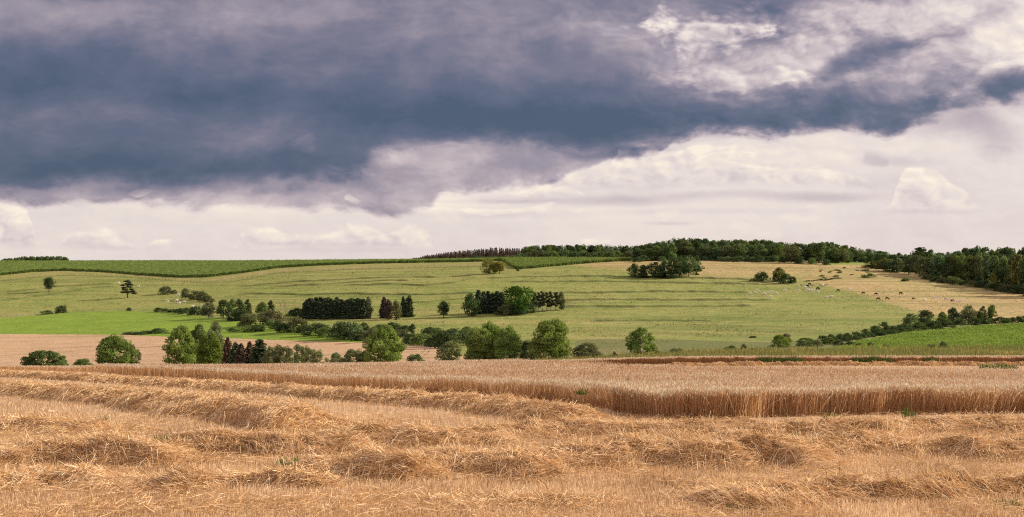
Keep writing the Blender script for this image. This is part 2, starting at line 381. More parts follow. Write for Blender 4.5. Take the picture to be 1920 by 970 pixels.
def grain_mat():
    m, g = mat('ripe_grain'); p = pos(g)
    st = g.v('MULTIPLY', p, (.02, .35, 0)); n = g.noise(st, 1.0, 4, .6); n2 = g.noise(p, .8, 5, .65); n3 = g.noise(g.v('MULTIPLY', p, (.012, .09, 0)), 1.0, 4, .6, .6)
    c = g.mix(g.ss(n, .35, .7), (.44, .29, .165), (.52, .355, .215))
    c = g.mix(g.m('MULTIPLY', g.ss(n2, .5, .7), .35), c, (.25, .155, .08))
    c = g.mix(g.m('MULTIPLY', g.ss(n3, .57, .68), .8), c, (.17, .17, .06))
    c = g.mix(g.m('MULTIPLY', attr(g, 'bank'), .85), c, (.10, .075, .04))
    out(g, diffuse(g, c, .95, (n2, .8, .4))); return m
M['grain'] = grain_mat()
def soil_mat():
    m, g = mat('stubble_soil'); p = pos(g)
    n = g.noise(p, 1.6, 6, .65); n2 = g.noise(p, 9.0, 5, .7); n3 = g.noise(p, .25, 3, .5)
    c = g.mix(g.ss(n2, .35, .65), (.30, .19, .115), (.60, .42, .26)); c = g.mix(g.m('MULTIPLY', g.ss(n, .5, .7), .6), c, (.30, .195, .105))
    c = g.mix(g.m('MULTIPLY', g.ss(n3, .5, .7), .25), c, (.45, .30, .17))
    out(g, diffuse(g, c, .95, (g.m('ADD', n, g.m('MULTIPLY', n2, .5)), .8, .08))); return m
M['soil'] = soil_mat()
def blade_mat(name, trans=.3, gain=1.0):
    """straw, stems and grass blades: colour stored per blade, as a mix along a palette"""
    m, g = mat(name)
    return m, g
def straw_mat(name, stops, trans=.25):
    m, g = mat(name); c = g.ramp(attr(g, 'tint'), stops)
    out(g, leafy(g, c, trans)); return m
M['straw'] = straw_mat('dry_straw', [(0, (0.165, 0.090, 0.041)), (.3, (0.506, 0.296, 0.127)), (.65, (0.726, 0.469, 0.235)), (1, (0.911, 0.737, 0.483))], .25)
M['stubble'] = straw_mat('cut_stubble', [(0, (0.270, 0.165, 0.086)), (.35, (0.583, 0.391, 0.211)), (.7, (0.762, 0.556, 0.336)), (1, (0.930, 0.757, 0.523))], .25)
M['stalk'] = straw_mat('wheat_stalk', [(0, (0.167, 0.081, 0.037)), (.4, (0.466, 0.256, 0.113)), (.75, (0.666, 0.419, 0.213)), (1, (0.822, 0.606, 0.385))], .5)
M['ear'] = straw_mat('wheat_ear', [(0, (0.369, 0.252, 0.147)), (.4, (0.638, 0.477, 0.312)), (.75, (0.811, 0.651, 0.459)), (1, (0.866, 0.929, 0.714))], .25)
M['weed'] = straw_mat('green_weed', [(0, (.05, .075, .02)), (.5, (.10, .15, .035)), (.9, (.16, .21, .06)), (1, (.45, .36, .05))], .35)
M['tuft'] = straw_mat('grass_tuft', [(0, (.060, .090, .025)), (.4, (.13, .16, .045)), (.7, (.25, .21, .09)), (1, (.38, .29, .15))], .3)
M['herb'] = straw_mat('tall_herbage', [(0, (0.098, 0.115, 0.036)), (.5, (0.210, 0.216, 0.066)), (.8, (0.364, 0.284, 0.108)), (1, (0.588, 0.446, 0.108))], .3)
M['leafcrop'] = straw_mat('crop_leaf', [(0, (0.081, 0.141, 0.025)), (.5, (0.174, 0.266, 0.048)), (1, (0.300, 0.376, 0.079))], .35)
M['maizeleaf'] = straw_mat('maize_leaf', [(0, (0.064, 0.107, 0.030)), (.5, (0.139, 0.199, 0.050)), (1, (0.276, 0.310, 0.083))], .3)
def simple(name, c, rough=.9, n=(0, 0)):
    m, g = mat(name)
    if n[0]:
        q = g.noise(g.n('ShaderNodeTexCoord').outputs['Object'], n[0], 5, .6); c = g.mix(g.ss(q, .3, .7), tuple(v*(1-n[1]) for v in c), tuple(min(1, v*(1+n[1])) for v in c))
    out(g, diffuse(g, c, rough)); return m
M['bark'] = simple('bark', (.085, .065, .05), .95, (6, .4))
M['palebark'] = simple('weathered_wood', (.26, .22, .18), .95, (6, .3))
def objcol(name, leaf=True):
    m, g = mat(name)
    oc = g.n('ShaderNodeObjectInfo').outputs['Color']
    c = g.v('SCALE', oc, scale=attr(g, 'tint'))
    if leaf: out(g, leafy(g, c, .36, g.v('MULTIPLY', c, (1.25, 1.2, .6))))
    else:
        n = g.noise(g.n('ShaderNodeTexCoord').outputs['Object'], 3.0, 4, .6); out(g, diffuse(g, g.v('SCALE', oc, scale=g.lr(n, .3, .7, .75, 1.15)), .85))
    return m
M['leaf'] = objcol('leaf'); M['hide'] = objcol('cattle_hide', False)

# ------------------------------------------------------------------ the ground, one sheet cut into its fields
def pl(pts): a = np.array(pts, float); return lambda x: np.interp(x, a[:, 0], a[:, 1])
ripe_top = pl([(-900, 625), (0, 626.5), (240, 628), (340, 633), (420, 634), (520, 638), (620, 641), (700, 643), (760, 645), (815, 650), (840, 656)])
mead_top = pl([(-900, 606), (0, 598), (60, 592), (150, 586), (240, 583.5), (330, 587), (400, 596), (455, 604), (540, 613), (600, 624), (690, 641.5), (760, 646)])
maize_bot = pl([(-900, 520), (0, 517), (60, 510.5), (120, 508), (200, 511), (260, 516), (340, 521), (390, 520), (450, 513), (520, 503), (600, 498), (700, 494.5), (900, 491), (940, 489.5), (960, 489)])
maize2_bot = pl([(944, 490), (966, 504), (975, 505), (1010, 502), (1100, 494), (1200, 488), (1246, 485)])
fence_row = pl([(-900, 530), (0, 527), (50, 522), (120, 516.5), (220, 518.5), (300, 524.5), (380, 531), (430, 529), (480, 521), (520, 512), (640, 506.5), (760, 503), (900, 500), (940, 499)])
crop_top = pl([(1560, 655), (1600, 641), (1700, 623), (1800, 613), (1920, 605), (2600, 590)])
dry_lo = pl([(1060, 496), (1130, 508), (1250, 517), (1420, 524), (1500, 528), (1580, 545), (1640, 562), (1720, 588), (1800, 603), (2600, 660)])
rough_top = pl([(1080, 640), (1100, 636), (1280, 637), (1400, 642), (1500, 640), (1560, 636), (1600, 640)])

NU = 1000
Us = np.linspace(-.74, .74, NU)
Ys = np.concatenate([np.linspace(-90, 2, 8), np.linspace(4, 40, 60)[:-1], np.exp(np.linspace(math.log(40), math.log(380), 190))[:-1],
                     np.arange(380, 1400, 1.5), np.exp(np.linspace(math.log(1402), math.log(1700), 12))])
YY, UU = np.meshgrid(Ys, Us, indexing='ij')
XX = UU*np.maximum(YY, 20.0)*np.where(YY < 2, 6, 1)
XX = np.where(YY < 2, UU*120, XX)
ZZ = gz(XX, YY)
near = (YY < 200)
ZZ = ZZ + np.where(near & (YY > 2), (fbm(XX*1.3, YY*1.3, 3)-.5)*.06, 0)
def zone_of(X, Y, R):
    """0 stubble 1 pasture 2 meadow 3 grain 4 maize 5 headland 6 rough 7 crop 8 far ground"""
    x = HX+F*X/np.maximum(Y, 20.); z = np.ones(X.shape, int)
    j = (fbm(X/3., Y/6., 3)-.5)
    Rj = R + j*1.6
    z[Y < 163] = 0
    left = x < 1015+30*(Y-160)/160
    z[(Y >= 163) & (Y < 330) & ~left] = 6
    z[(Y >= 163) & (Y < 355) & left] = 0
    hill = Y > 330
    z[hill & (x > 1080) & (Rj > rough_top(x)) & (Y < 470)] = 6
    z[(Y > 300) & (x < 836) & (R > ripe_top(x)) & (Y < far_(620))] = 3
    z[hill & (x < 770) & (Rj <= ripe_top(x)) & (Rj > mead_top(x)) & (Y < far_(860))] = 2
    z[hill & (x < 945) & (Rj <= fence_row(x)) & (Y > far_(900))] = 5
    z[hill & (x < 958) & (R <= maize_bot(x)) & (Y > far_(980))] = 4
    z[hill & (x > 944) & (x < 1248) & (R <= maize2_bot(x)) & (Y > far_(900))] = 4
    z[hill & (x > 1555) & (R > crop_top(x)) & (Y < 520)] = 7
    z[(Y >= 225) & (x > 1600) & (Y <= 340)] = np.where((R > crop_top(x))[(Y >= 225) & (x > 1600) & (Y <= 340)], 7, 6)
    z[(Y > far_(880)) & (x > 1548) & (x < 1646) & (R < 496.5)] = 2
    z[Y > 1400] = 8
    return z
fy = (YY[:-1, :-1]+YY[1:, 1:])/2; fx = (XX[:-1, :-1]+XX[1:, 1:])/2
RR = HY-(ZZ-CZ)/np.maximum(YY, 2)*F
fr = (RR[:-1, :-1]+RR[1:, 1:])/2
ZN = zone_of(fx, fy, fr)
xpix = HX+F*UU
hillm = YY > 380
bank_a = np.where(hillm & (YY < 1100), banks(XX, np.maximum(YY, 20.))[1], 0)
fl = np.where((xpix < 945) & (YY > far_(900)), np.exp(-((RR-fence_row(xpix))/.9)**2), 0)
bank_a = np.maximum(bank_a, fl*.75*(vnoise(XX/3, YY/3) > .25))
dry_a = np.where(hillm & (xpix > 1040), smooth01((dry_lo(xpix)+4-RR)/14)*.95, 0)*(.55+.6*fbm(XX/30, YY/30, 3))
dry_a = np.maximum(dry_a, np.where(hillm & (YY > far_(900)) & (xpix > 330) & (xpix < 760), .5*smooth01(1-np.abs(RR-maize_bot(xpix)-5)/4)*(fbm(XX/25, YY/25, 2) > .5), 0))
# tractor wheelings through the grain
tl = np.zeros_like(XX)
for off in (0, 11):
    cx = pl([(640, 802+off*.4), (652, 799+off*.7), (660, 794+off*.9), (668, 783+off), (674, 778+off)])(RR)
    tl = np.maximum(tl, np.where((YY > 300) & (YY < 520) & (np.abs(RR-660) < 14), np.exp(-((xpix-cx)/1.1)**2), 0))
bank_a = np.maximum(bank_a, tl)
ZNAMES = ['stubble_ground', 'pasture', 'meadow', 'grain_field', 'maize_field', 'grass_strip', 'rough_grass', 'crop_field', 'plateau']
ZM = [M['soil'], M['pasture'], M['meadow'], M['grain'], M['maizeland'], M['verge'], M['rough'], M['crop'], M['pasture']]
VID = np.arange(XX.size).reshape(XX.shape)
quads = np.stack([VID[:-1, :-1], VID[:-1, 1:], VID[1:, 1:], VID[1:, :-1]], -1).reshape(-1, 4)
allv = np.stack([XX.ravel(), YY.ravel(), ZZ.ravel()], -1)
def sub_mesh(name, q, m, extra=None):
    used, inv = np.unique(q, return_inverse=True)
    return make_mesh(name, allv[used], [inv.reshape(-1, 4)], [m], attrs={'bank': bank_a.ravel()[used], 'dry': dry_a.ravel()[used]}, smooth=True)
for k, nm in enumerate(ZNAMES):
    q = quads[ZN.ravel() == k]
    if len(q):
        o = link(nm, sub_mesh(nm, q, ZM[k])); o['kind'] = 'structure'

# ------------------------------------------------------------------ blades: ribbons built in bulk
def ribbons(P0, D, L, W, curl, tint, seg=2, side=None, taper=.35):
    """P0 (n,3) roots, D unit directions, L lengths, W widths, curl (n,3) sideways bend at the tip; returns verts, faces, tint"""
    n = len(P0)
    if side is None:
        r = rng.normal(size=(n, 3)); side = np.cross(D, r); side /= np.linalg.norm(side, axis=1)[:, None]+1e-9
    vs = []
    for k in range(seg+1):
        t = k/seg; c = P0 + D*(L*t)[:, None] + curl*(t*t)
        w = (W*(1-(1-taper)*t)*.5)[:, None]
        vs += [c-side*w, c+side*w]
    V = np.stack(vs, 1).reshape(-1, 3); b = np.arange(n)[:, None]*(2*seg+2)
    Q = np.concatenate([np.stack([b[:, 0]+2*k, b[:, 0]+2*k+1, b[:, 0]+2*k+3, b[:, 0]+2*k+2], -1) for k in range(seg)])
    return V, Q, np.repeat(tint, 2*seg+2)
def join(parts):
    V, Q, T = [], [], []; o = 0
    for v, q, t in parts:
        V.append(v); Q.append(q+o); T.append(t); o += len(v)
    return np.concatenate(V), np.concatenate(Q), np.concatenate(T)
def unit(a): return a/(np.linalg.norm(a, axis=1)[:, None]+1e-9)
def inside(poly, X, Y):
    poly = np.asarray(poly); r = np.zeros(X.shape, bool); j = len(poly)-1
    for i in range(len(poly)):
        xi, yi = poly[i]; xj, yj = poly[j]
        c = ((yi > Y) != (yj > Y)) & (X < (xj-xi)*(Y-yi)/(yj-yi+1e-12)+xi); r ^= c; j = i
    return r


# ------------------------------------------------------------------ standing wheat
def H(pts, ymin=14): return [hit(x, y, ymin) for x, y in pts]
edge_r = H([(1150, 777), (1230, 785), (1300, 787), (1450, 784), (1600, 779), (1750, 777), (1920, 775), (2250, 772), (2600, 770)])
edge_l = H([(1135, 768), (1060, 760), (1000, 755), (900, 747), (800, 741), (700, 735), (600, 729), (500, 721), (400, 714), (300, 707.5), (200, 702)]) + [np.array([-88, 240.]), np.array([-150, 345.]), np.array([-200, 420.])]
gap_near = [np.array([(x-HX)/F*Y, Y]) for x, Y in ((2600, 101), (1920, 102), (1600, 104), (1350, 112), (1180, 128), (1080, 143), (1020, 151))]
left_far = [np.array([(x-HX)/F*Y, Y]) for x, Y in ((1000, 163), (975, 205), (900, 245), (600, 262), (300, 315), (0, 368), (-300, 400), (-500, 420))]
WHEAT = edge_r + gap_near + left_far + edge_l[::-1]
STRIP = [np.array([(x-HX)/F*Y, Y]) for x, Y in ((1006, 152.5), (1300, 152), (1920, 152), (2600, 152), (2600, 163), (1920, 163), (1300, 163), (1004, 163))]

def crop_sheet(name, poly, us, ys, height, rough, m, tint=(.35, .7), skirt_tint=.12, nscale=(.5, .9), inset=0.0):
    y, u = np.meshgrid(ys, us, indexing='ij'); x = u*y
    z = gz(x, y)+height+(fbm(x/nscale[0], y/nscale[1], 2)-.5)*rough
    mx_, my_ = (x[:-1, :-1]+x[1:, 1:])/2, (y[:-1, :-1]+y[1:, 1:])/2; kf = np.maximum(1, my_/60)*inset
    ok = inside(poly, mx_, my_)
    if inset: ok &= inside(poly, mx_, my_-.9*kf) & inside(poly, mx_-.85*kf, my_-.3*kf)
    vid = np.arange(x.size).reshape(x.shape)
    q = np.stack([vid[:-1, :-1], vid[:-1, 1:], vid[1:, 1:], vid[1:, :-1]], -1)[ok]
    used, inv = np.unique(q, return_inverse=True); q = inv.reshape(-1, 4)
    V = np.stack([x.ravel(), y.ravel(), z.ravel()], -1)[used]
    T = tint[0]+(tint[1]-tint[0])*vnoise(V[:, 0]*3, V[:, 1]*1.2)
    e = np.concatenate([q[:, [0, 1]], q[:, [1, 2]], q[:, [2, 3]], q[:, [3, 0]]])
    key = np.sort(e, 1); k = key[:, 0].astype(np.int64)*len(V)+key[:, 1]
    _, ix, c = np.unique(k, return_index=True, return_counts=True)
    be = e[ix[c == 1]]
    n = len(V)
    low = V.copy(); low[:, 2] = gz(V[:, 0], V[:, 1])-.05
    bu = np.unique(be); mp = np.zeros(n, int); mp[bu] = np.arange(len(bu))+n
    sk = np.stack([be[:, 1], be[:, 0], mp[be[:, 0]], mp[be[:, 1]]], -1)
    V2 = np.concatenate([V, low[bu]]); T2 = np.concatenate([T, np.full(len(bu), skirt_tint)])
    return V2, np.concatenate([q, sk]), T2

def stuff(name, V, Q, T, m):
    o = link(name, make_mesh(name, V, [Q], [m], attrs={'tint': T})); o['kind'] = 'stuff'; return o

def stalks(X, Y, hgt, lean=.06, wid=None, tmin=.15, tmax=1.0, dscale=45.):
    """wheat plants: a stalk ribbon and a nodding ear"""
    n = len(X); z = gz(X, Y); d = np.maximum(1, Y/dscale)
    D = unit(np.stack([rng.normal(0, lean, n)+.03, rng.normal(0, lean, n), np.ones(n)], -1))
    P = np.stack([X, Y, z-.02], -1); w = (wid if wid is not None else .006+.005*rng.random(n))*d
    t = tmin+(tmax-tmin)*rng.random(n)**1.2
    sd = unit(np.stack([np.ones(n), rng.normal(0, .5, n), np.zeros(n)], -1))
    S = ribbons(P, D, hgt, w, np.zeros((n, 3)), t, 1, sd, .7)
    return S, P+D*hgt[:, None], D, d
def ears(P, D, d, n, tlo=0., thi=1.):
    a = rng.random(n)*6.283
    b = np.stack([np.cos(a), np.sin(a), -rng.random(n)*.8], -1)*(.03+.05*rng.random(n))[:, None]
    sd = unit(np.stack([np.ones(n), rng.normal(0, .6, n), rng.normal(0, .3, n)], -1))
    return ribbons(P-D*.01, D, .07+.05*rng.random(n), (.013+.009*rng.random(n))*d, b, tlo+(thi-tlo)*rng.random(n), 2, sd, .45)

us = np.linspace(-.62, .64, 740)
ysw = np.exp(np.linspace(math.log(35), math.log(420), 330))
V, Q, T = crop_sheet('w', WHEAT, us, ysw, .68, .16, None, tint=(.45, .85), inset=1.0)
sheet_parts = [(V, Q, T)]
# rim of whole plants, thick where the edge is near
def along(edge, n):
    e = np.array(edge); seg = np.linalg.norm(np.diff(e, axis=0), axis=1); mid = (e[1:]+e[:-1])/2
    wts = seg/np.maximum(30, mid[:, 1])**1.4; i = rng.choice(len(seg), n, p=wts/wts.sum()); t = rng.random(n)
    return e[i]*(1-t)[:, None]+e[i+1]*t[:, None]
stp, erp = [], []
for edge, n, inn in ((edge_r, 34000, (0, 1)), (edge_l, 40000, (1, .35))):
    p = along(edge, n); dd = rng.random(n)**1.2*1.25*np.maximum(1, p[:, 1]/60)
    wob = (vnoise(p[:, 0]*1.1, p[:, 1]*.6)-.5)*.5
    X = p[:, 0]+inn[0]*(dd+wob); Y = p[:, 1]+inn[1]*(dd+wob)
    h = (.72+.22*rng.random(n))*(.86+.28*fbm(X*.9, Y*.5, 3))
    lean = np.where(vnoise(X*.45+9, Y*.2) > .66, .30, np.where(rng.random(n) < .12, .35, .06))
    S, tip, D, d = stalks(X, Y, h, lean, dscale=50.)
    stp.append(S); erp.append(ears(tip, D, d, n, .15, 1.))
# ears over the whole field, thinning with distance
n = 290000
Y = np.exp(rng.uniform(math.log(37), math.log(400), n)); X = rng.uniform(-.56, .62, n)*Y
k = inside(WHEAT, X, Y); X, Y = X[k], Y[k]; n = len(X)
hh = .74+.14*rng.random(n)+(fbm(X/2.5, Y/5., 3)-.5)*.14
P = np.stack([X, Y, gz(X, Y)+hh-.1], -1); D = unit(np.stack([rng.normal(0, .2, n), rng.normal(0, .2, n), np.ones(n)], -1)); d = np.maximum(1, Y/55)
sd = unit(np.stack([np.ones(n), rng.normal(0, .5, n), np.zeros(n)], -1))
stp.append(ribbons(P-D*.08, D, np.full(n, .18), .006*d, np.zeros((n, 3)), .2+.6*rng.random(n), 1, sd, .8))
patch = (fbm(X/6, Y/12, 3)-.5)*.5
tl = np.clip(rng.random(n)*.9+patch, 0, 1)
a = rng.random(n)*6.283
bend = np.stack([np.cos(a), np.sin(a), -rng.random(n)*.8], -1)*(.03+.05*rng.random(n))[:, None]
erp.append(ribbons(P+D*.1, D, (.07+.05*rng.random(n))*np.sqrt(d), (.014+.009*rng.random(n))*d, bend, tl, 2, sd, .45))
def two_mats(name, a, b, kind='stuff'):
    Va, Qa, Ta = join(a); Vb, Qb, Tb = join(b)
    me = make_mesh(name, np.concatenate([Va, Vb]), [Qa, Qb+len(Va)], [M['stalk'], M['ear']], np.concatenate([np.zeros(len(Qa)), np.ones(len(Qb))]), {'tint': np.concatenate([Ta, Tb])})
    o = link(name, me); o['kind'] = kind; return o
sh = sheet_parts[0]
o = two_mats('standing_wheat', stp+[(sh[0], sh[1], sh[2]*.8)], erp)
# the last strip left standing beyond the cut swath
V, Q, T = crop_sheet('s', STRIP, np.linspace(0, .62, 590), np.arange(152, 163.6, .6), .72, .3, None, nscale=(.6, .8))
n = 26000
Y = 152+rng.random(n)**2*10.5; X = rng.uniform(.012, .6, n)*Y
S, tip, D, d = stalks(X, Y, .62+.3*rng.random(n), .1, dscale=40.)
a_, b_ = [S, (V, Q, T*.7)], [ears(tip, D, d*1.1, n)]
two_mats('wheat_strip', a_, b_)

# ------------------------------------------------------------------ stubble
def stub(X, Y, h, w, trange):
    n = len(X); D = unit(np.stack([rng.normal(0, .14, n), rng.normal(0, .14, n), np.ones(n)], -1))
    sd = unit(np.stack([np.ones(n), rng.normal(0, .7, n), np.zeros(n)], -1))
    P = np.stack([X, Y, gz(X, Y)-.02], -1)
    return ribbons(P, D, h, w, np.zeros((n, 3)), trange, 1, sd, .8)
n = 290000
Y = rng.triangular(17, 23, 41, n); X = rng.uniform(-.62, .66, n)*Y
row_w = .15; fr_ = np.round(Y/row_w)*row_w+rng.normal(0, .025, n); Y = np.where(rng.random(n) < .85, fr_, Y)
kk = ~inside(WHEAT, X, Y); X, Y = X[kk], Y[kk]; n = len(X)
pt = fbm(X/1.6, Y/1.6, 3)
parts = [stub(X, Y, (.08+.08*rng.random(n))*(.7+.6*pt), (.006+.006*rng.random(n)), np.clip(rng.random(n)*.75+(pt-.5)*.7+.1, 0, 1))]
n = 150000
Y = np.exp(rng.uniform(math.log(36), math.log(360), n)); X = rng.uniform(-.58, .12, n)*Y
dirw = np.array(edge_l[8])-np.array(edge_l[4]); dirw /= np.linalg.norm(dirw); nx, ny = dirw[1], -dirw[0]
off = X*nx+Y*ny; o2 = np.round(off/.3)*.3; sh_ = np.where((rng.random(n) < .75) & (Y < 80), o2-off, 0); X = X+sh_*nx; Y = Y+sh_*ny
kk = ~inside(WHEAT, X, Y) & ~inside(STRIP, X, Y); X, Y = X[kk], Y[kk]; n = len(X); d = np.maximum(1, Y/36)
pt = fbm(X/2.5, Y/2.5, 3)
parts.append(stub(X, Y, .09+.09*rng.random(n), (.007+.006*rng.random(n))*d, np.clip(rng.random(n)*.7+(pt-.5)*.5+.2, 0, 1)))
n = 22000   # the cut gap before the far strip
Y = 101+rng.random(n)*51; X = rng.uniform(0, .5, n)*Y; kk = ~inside(WHEAT, X, Y); X, Y = X[kk], Y[kk]; n = len(X)
parts.append(stub(X, Y, .1+.1*rng.random(n), .03+.02*rng.random(n), .3+.7*rng.random(n)))
stuff('stubble', *join(parts), M['stubble'])

# ------------------------------------------------------------------ straw left by the combine
def strands(P, ang, tilt, L, W, droop, tint):
    n = len(P); D = np.stack([np.cos(ang)*np.cos(tilt), np.sin(ang)*np.cos(tilt), np.sin(tilt)], -1)
    curl = rng.normal(0, .16, (n, 3))*L[:, None]; curl[:, 2] = -droop*L
    return ribbons(P, D, L, W, curl, tint, 2, None, .6)
def windrow(label, pts, hw, h, dens=1500, group='straw windrows', seed=0, lump=1.0, even=.35, lw=1.0, ymin=14, name='straw_windrow', comb=None):
    c = np.array([hit(x, y, ymin) for x, y in pts])
    L = np.concatenate([[0], np.cumsum(np.linalg.norm(np.diff(c, axis=0), axis=1))]); tot = L[-1]
    def centre(s):
        x = np.interp(s, L, c[:, 0]); y = np.interp(s, L, c[:, 1])
        return x, y
    def surf(s, t):
        """s metres along, t -1..1 across"""
        x, y = centre(s); x2, y2 = centre(np.minimum(s+.3, tot)); x1, y1 = centre(np.maximum(s-.3, 0))
        tx, ty = x2-x1, y2-y1; l = np.hypot(tx, ty)+1e-9; tx, ty = tx/l, ty/l
        wv = (vnoise(s*.55+seed*7.1, s*0+seed)-.5)*.7*hw
        ww = hw*(.75+.55*vnoise(s*.6+seed*3.7, s*0+2.2))
        X = x - ty*(t*ww+wv); Y = y + tx*(t*ww+wv)
        end = smooth01(s/(.9*hw+.2))*smooth01((tot-s)/(.9*hw+.2))
        pr = np.maximum(1-t*t, 0)**.85
        Z = gz(X, Y)-.02+h*pr*end*(even+(1.4-even)*fbm(X*.95/lump+seed, Y*.95/lump, 3)-.0)+pr*(.10*(vnoise(X*4.3, Y*4.3)-.5)+.08*(vnoise(X*9, Y*9)-.5))
        return X, Y, Z, np.arctan2(ty, tx)
    dist = c[:, 1].mean()
    ns = int(max(12, min(700, tot/.16))); nt = 17
    S_, T_ = np.meshgrid(np.linspace(0, tot, ns), np.linspace(-1, 1, nt), indexing='ij')
    X, Y, Z, _ = surf(S_, T_)
    vid = np.arange(X.size).reshape(X.shape); q = np.stack([vid[:-1, :-1], vid[1:, :-1], vid[1:, 1:], vid[:-1, 1:]], -1).reshape(-1, 4)
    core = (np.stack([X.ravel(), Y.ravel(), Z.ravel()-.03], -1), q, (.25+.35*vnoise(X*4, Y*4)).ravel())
    # strands, denser (and finer) where the windrow is near
    sg = np.linspace(0, tot, 400); ysg = centre(sg)[1]; lod = np.maximum(1, ysg/34.)
    wts = 1/lod**1.7; nst = int(dens*2*hw*(tot/400)*wts.sum()); nst = min(nst, 150000)
    s = rng.choice(sg, nst, p=wts/wts.sum())+rng.random(nst)*tot/400; t = rng.uniform(-1.08, 1.08, nst)
    X, Y, Z, a = surf(np.clip(s, 0, tot), t); dl = np.maximum(1, Y/34.)
    e = .04; Zx = surf(np.clip(s, 0, tot), np.clip(t+e, -1, 1))[2]
    sw = (fbm(X*.7+seed*5, Y*.7, 3)-.5)*5.0
    ang = a+sw+rng.normal(0, .7, nst)+np.where(rng.random(nst) < .5, math.pi, 0)
    if comb is not None: ang = np.where(rng.random(nst) < .4, comb+rng.normal(0, .5, nst)+sw*.4, ang)
    slope = (Zx-Z)/(e*hw); across = np.sin(ang-a)
    tilt = np.arctan(slope*across)+rng.normal(.06, .2, nst)+np.where(rng.random(nst) < .03, rng.uniform(.2, .8, nst), 0)
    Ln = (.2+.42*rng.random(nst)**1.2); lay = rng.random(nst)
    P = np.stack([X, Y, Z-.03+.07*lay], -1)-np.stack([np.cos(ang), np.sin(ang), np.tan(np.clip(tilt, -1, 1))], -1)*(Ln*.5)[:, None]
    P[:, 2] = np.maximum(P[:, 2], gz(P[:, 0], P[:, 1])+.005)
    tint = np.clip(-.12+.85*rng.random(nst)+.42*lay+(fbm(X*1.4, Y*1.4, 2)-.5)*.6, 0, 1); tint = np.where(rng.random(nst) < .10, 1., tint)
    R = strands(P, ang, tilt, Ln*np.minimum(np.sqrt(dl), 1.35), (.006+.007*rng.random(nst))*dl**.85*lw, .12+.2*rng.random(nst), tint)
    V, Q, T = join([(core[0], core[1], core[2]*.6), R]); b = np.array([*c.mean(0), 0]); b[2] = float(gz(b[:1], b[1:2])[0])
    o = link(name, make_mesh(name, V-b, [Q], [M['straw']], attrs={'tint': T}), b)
    return tag(o, label, 'straw windrow', group)
windrow('long golden straw windrow running back beside the standing wheat edge', [(1140, 795), (1000, 781), (800, 761), (600, 744), (400, 729), (200, 716), (0, 706), (-250, 699)], 1.4, .45, 700, seed=1, even=.75, lump=.7)
windrow('long golden straw windrow running back to the left across the stubble', [(640, 806), (500, 790), (300, 766), (150, 749), (0, 736), (-250, 724)], 1.7, .55, 700, seed=2, even=.75, lump=.7)
windrow('straw windrow lying along the foot of the near wheat face', [(1165, 812), (1330, 818), (1500, 815), (1700, 810), (1920, 806), (2350, 798)], 1.1, .34, 1300, seed=3, even=.55, lump=.7)
windrow('pale straw windrow in the gap before the far wheat strip', [(1250, 688), (1450, 686), (1700, 686), (1920, 686), (2200, 686)], .9, .5, 600, seed=4, ymin=120)
PILES = [([(30, 868), (170, 864), (325, 866)], 1.0, .62, 'shaggy straw heap at the left with a dark undercut face'),
 ([(340, 852), (480, 848), (650, 850)], .9, .55, 'straw heap above the small green weed in the stubble'),
 ([(635, 836), (760, 830), (930, 829)], 1.05, .50, 'wide straw heap just right of the end of the left windrow'),
 ([(940, 818), (1060, 812), (1190, 816)], 1.0, .42, 'low straw heap in front of the wheat corner'),
 ([(590, 893), (680, 888), (790, 900)], .85, .52, 'peaked straw heap right of the green weed'),
 ([(745, 885), (860, 878), (1015, 893)], .95, .48, 'straw heap with dark hollows in the middle of the foreground'),
 ([(985, 872), (1180, 866), (1390, 878)], 1.1, .56, 'broad straw heap at the centre right of the foreground'),
 ([(1385, 866), (1450, 862), (1515, 874)], .85, .60, 'humped straw heap rising beside the broad centre right heap'),
 ([(1490, 858), (1690, 846), (1930, 852), (2180, 848)], 1.1, .46, 'long low straw heap across the right foreground'),
 ([(1180, 836), (1330, 833), (1480, 838)], .8, .34, 'thin straw heap in front of the wheat face windrow'),
 ([(340, 920), (450, 908), (590, 916)], .8, .40, 'dark edged straw heap below the green weed'),
 ([(1330, 948), (1600, 932), (1950, 922), (2200, 918)], .9, .40, 'straw heap across the bottom right corner'),
 ([(-60, 806), (60, 803), (150, 812)], 1.2, .34, 'flattened straw heap at the left edge below the long windrow'),
 ([(-60, 915), (80, 905), (240, 922)], 1.0, .30, 'flat scattered straw heap in the bottom left corner'),
 ([(820, 948), (960, 944), (1090, 952)], .8, .18, 'thin straw scatter at the bottom centre of the stubble')]
for i, (pts, hw, h, lb) in enumerate(PILES):
    windrow(lb, [(pts[0][0]-70, pts[0][1]+1)]+pts[1:-1]+[(pts[-1][0]+70, pts[-1][1]+1)], hw*1.0, h*.85, 1350, 'straw heaps on the headland', 10+i, .7, even=.42, name='straw_heap', comb=(-.5 if i % 2 else .5))
n = 150000
Y = rng.triangular(17, 23, 42, n); X = rng.uniform(-.62, .66, n)*Y
kk = ~inside(WHEAT, X, Y) & (fbm(X*.45, Y*.8, 4) > .40+.25*rng.random(n)); X, Y = X[kk], Y[kk]; n = len(X)
P = np.stack([X, Y, gz(X, Y)+.02+.11*rng.random(n)], -1)
stuff('loose_straw', *strands(P, rng.random(n)*6.283, rng.normal(0, .22, n), .12+.3*rng.random(n), .006+.005*rng.random(n), .1*rng.random(n), np.clip(.3+.7*rng.random(n), 0, 1)), M['straw'])

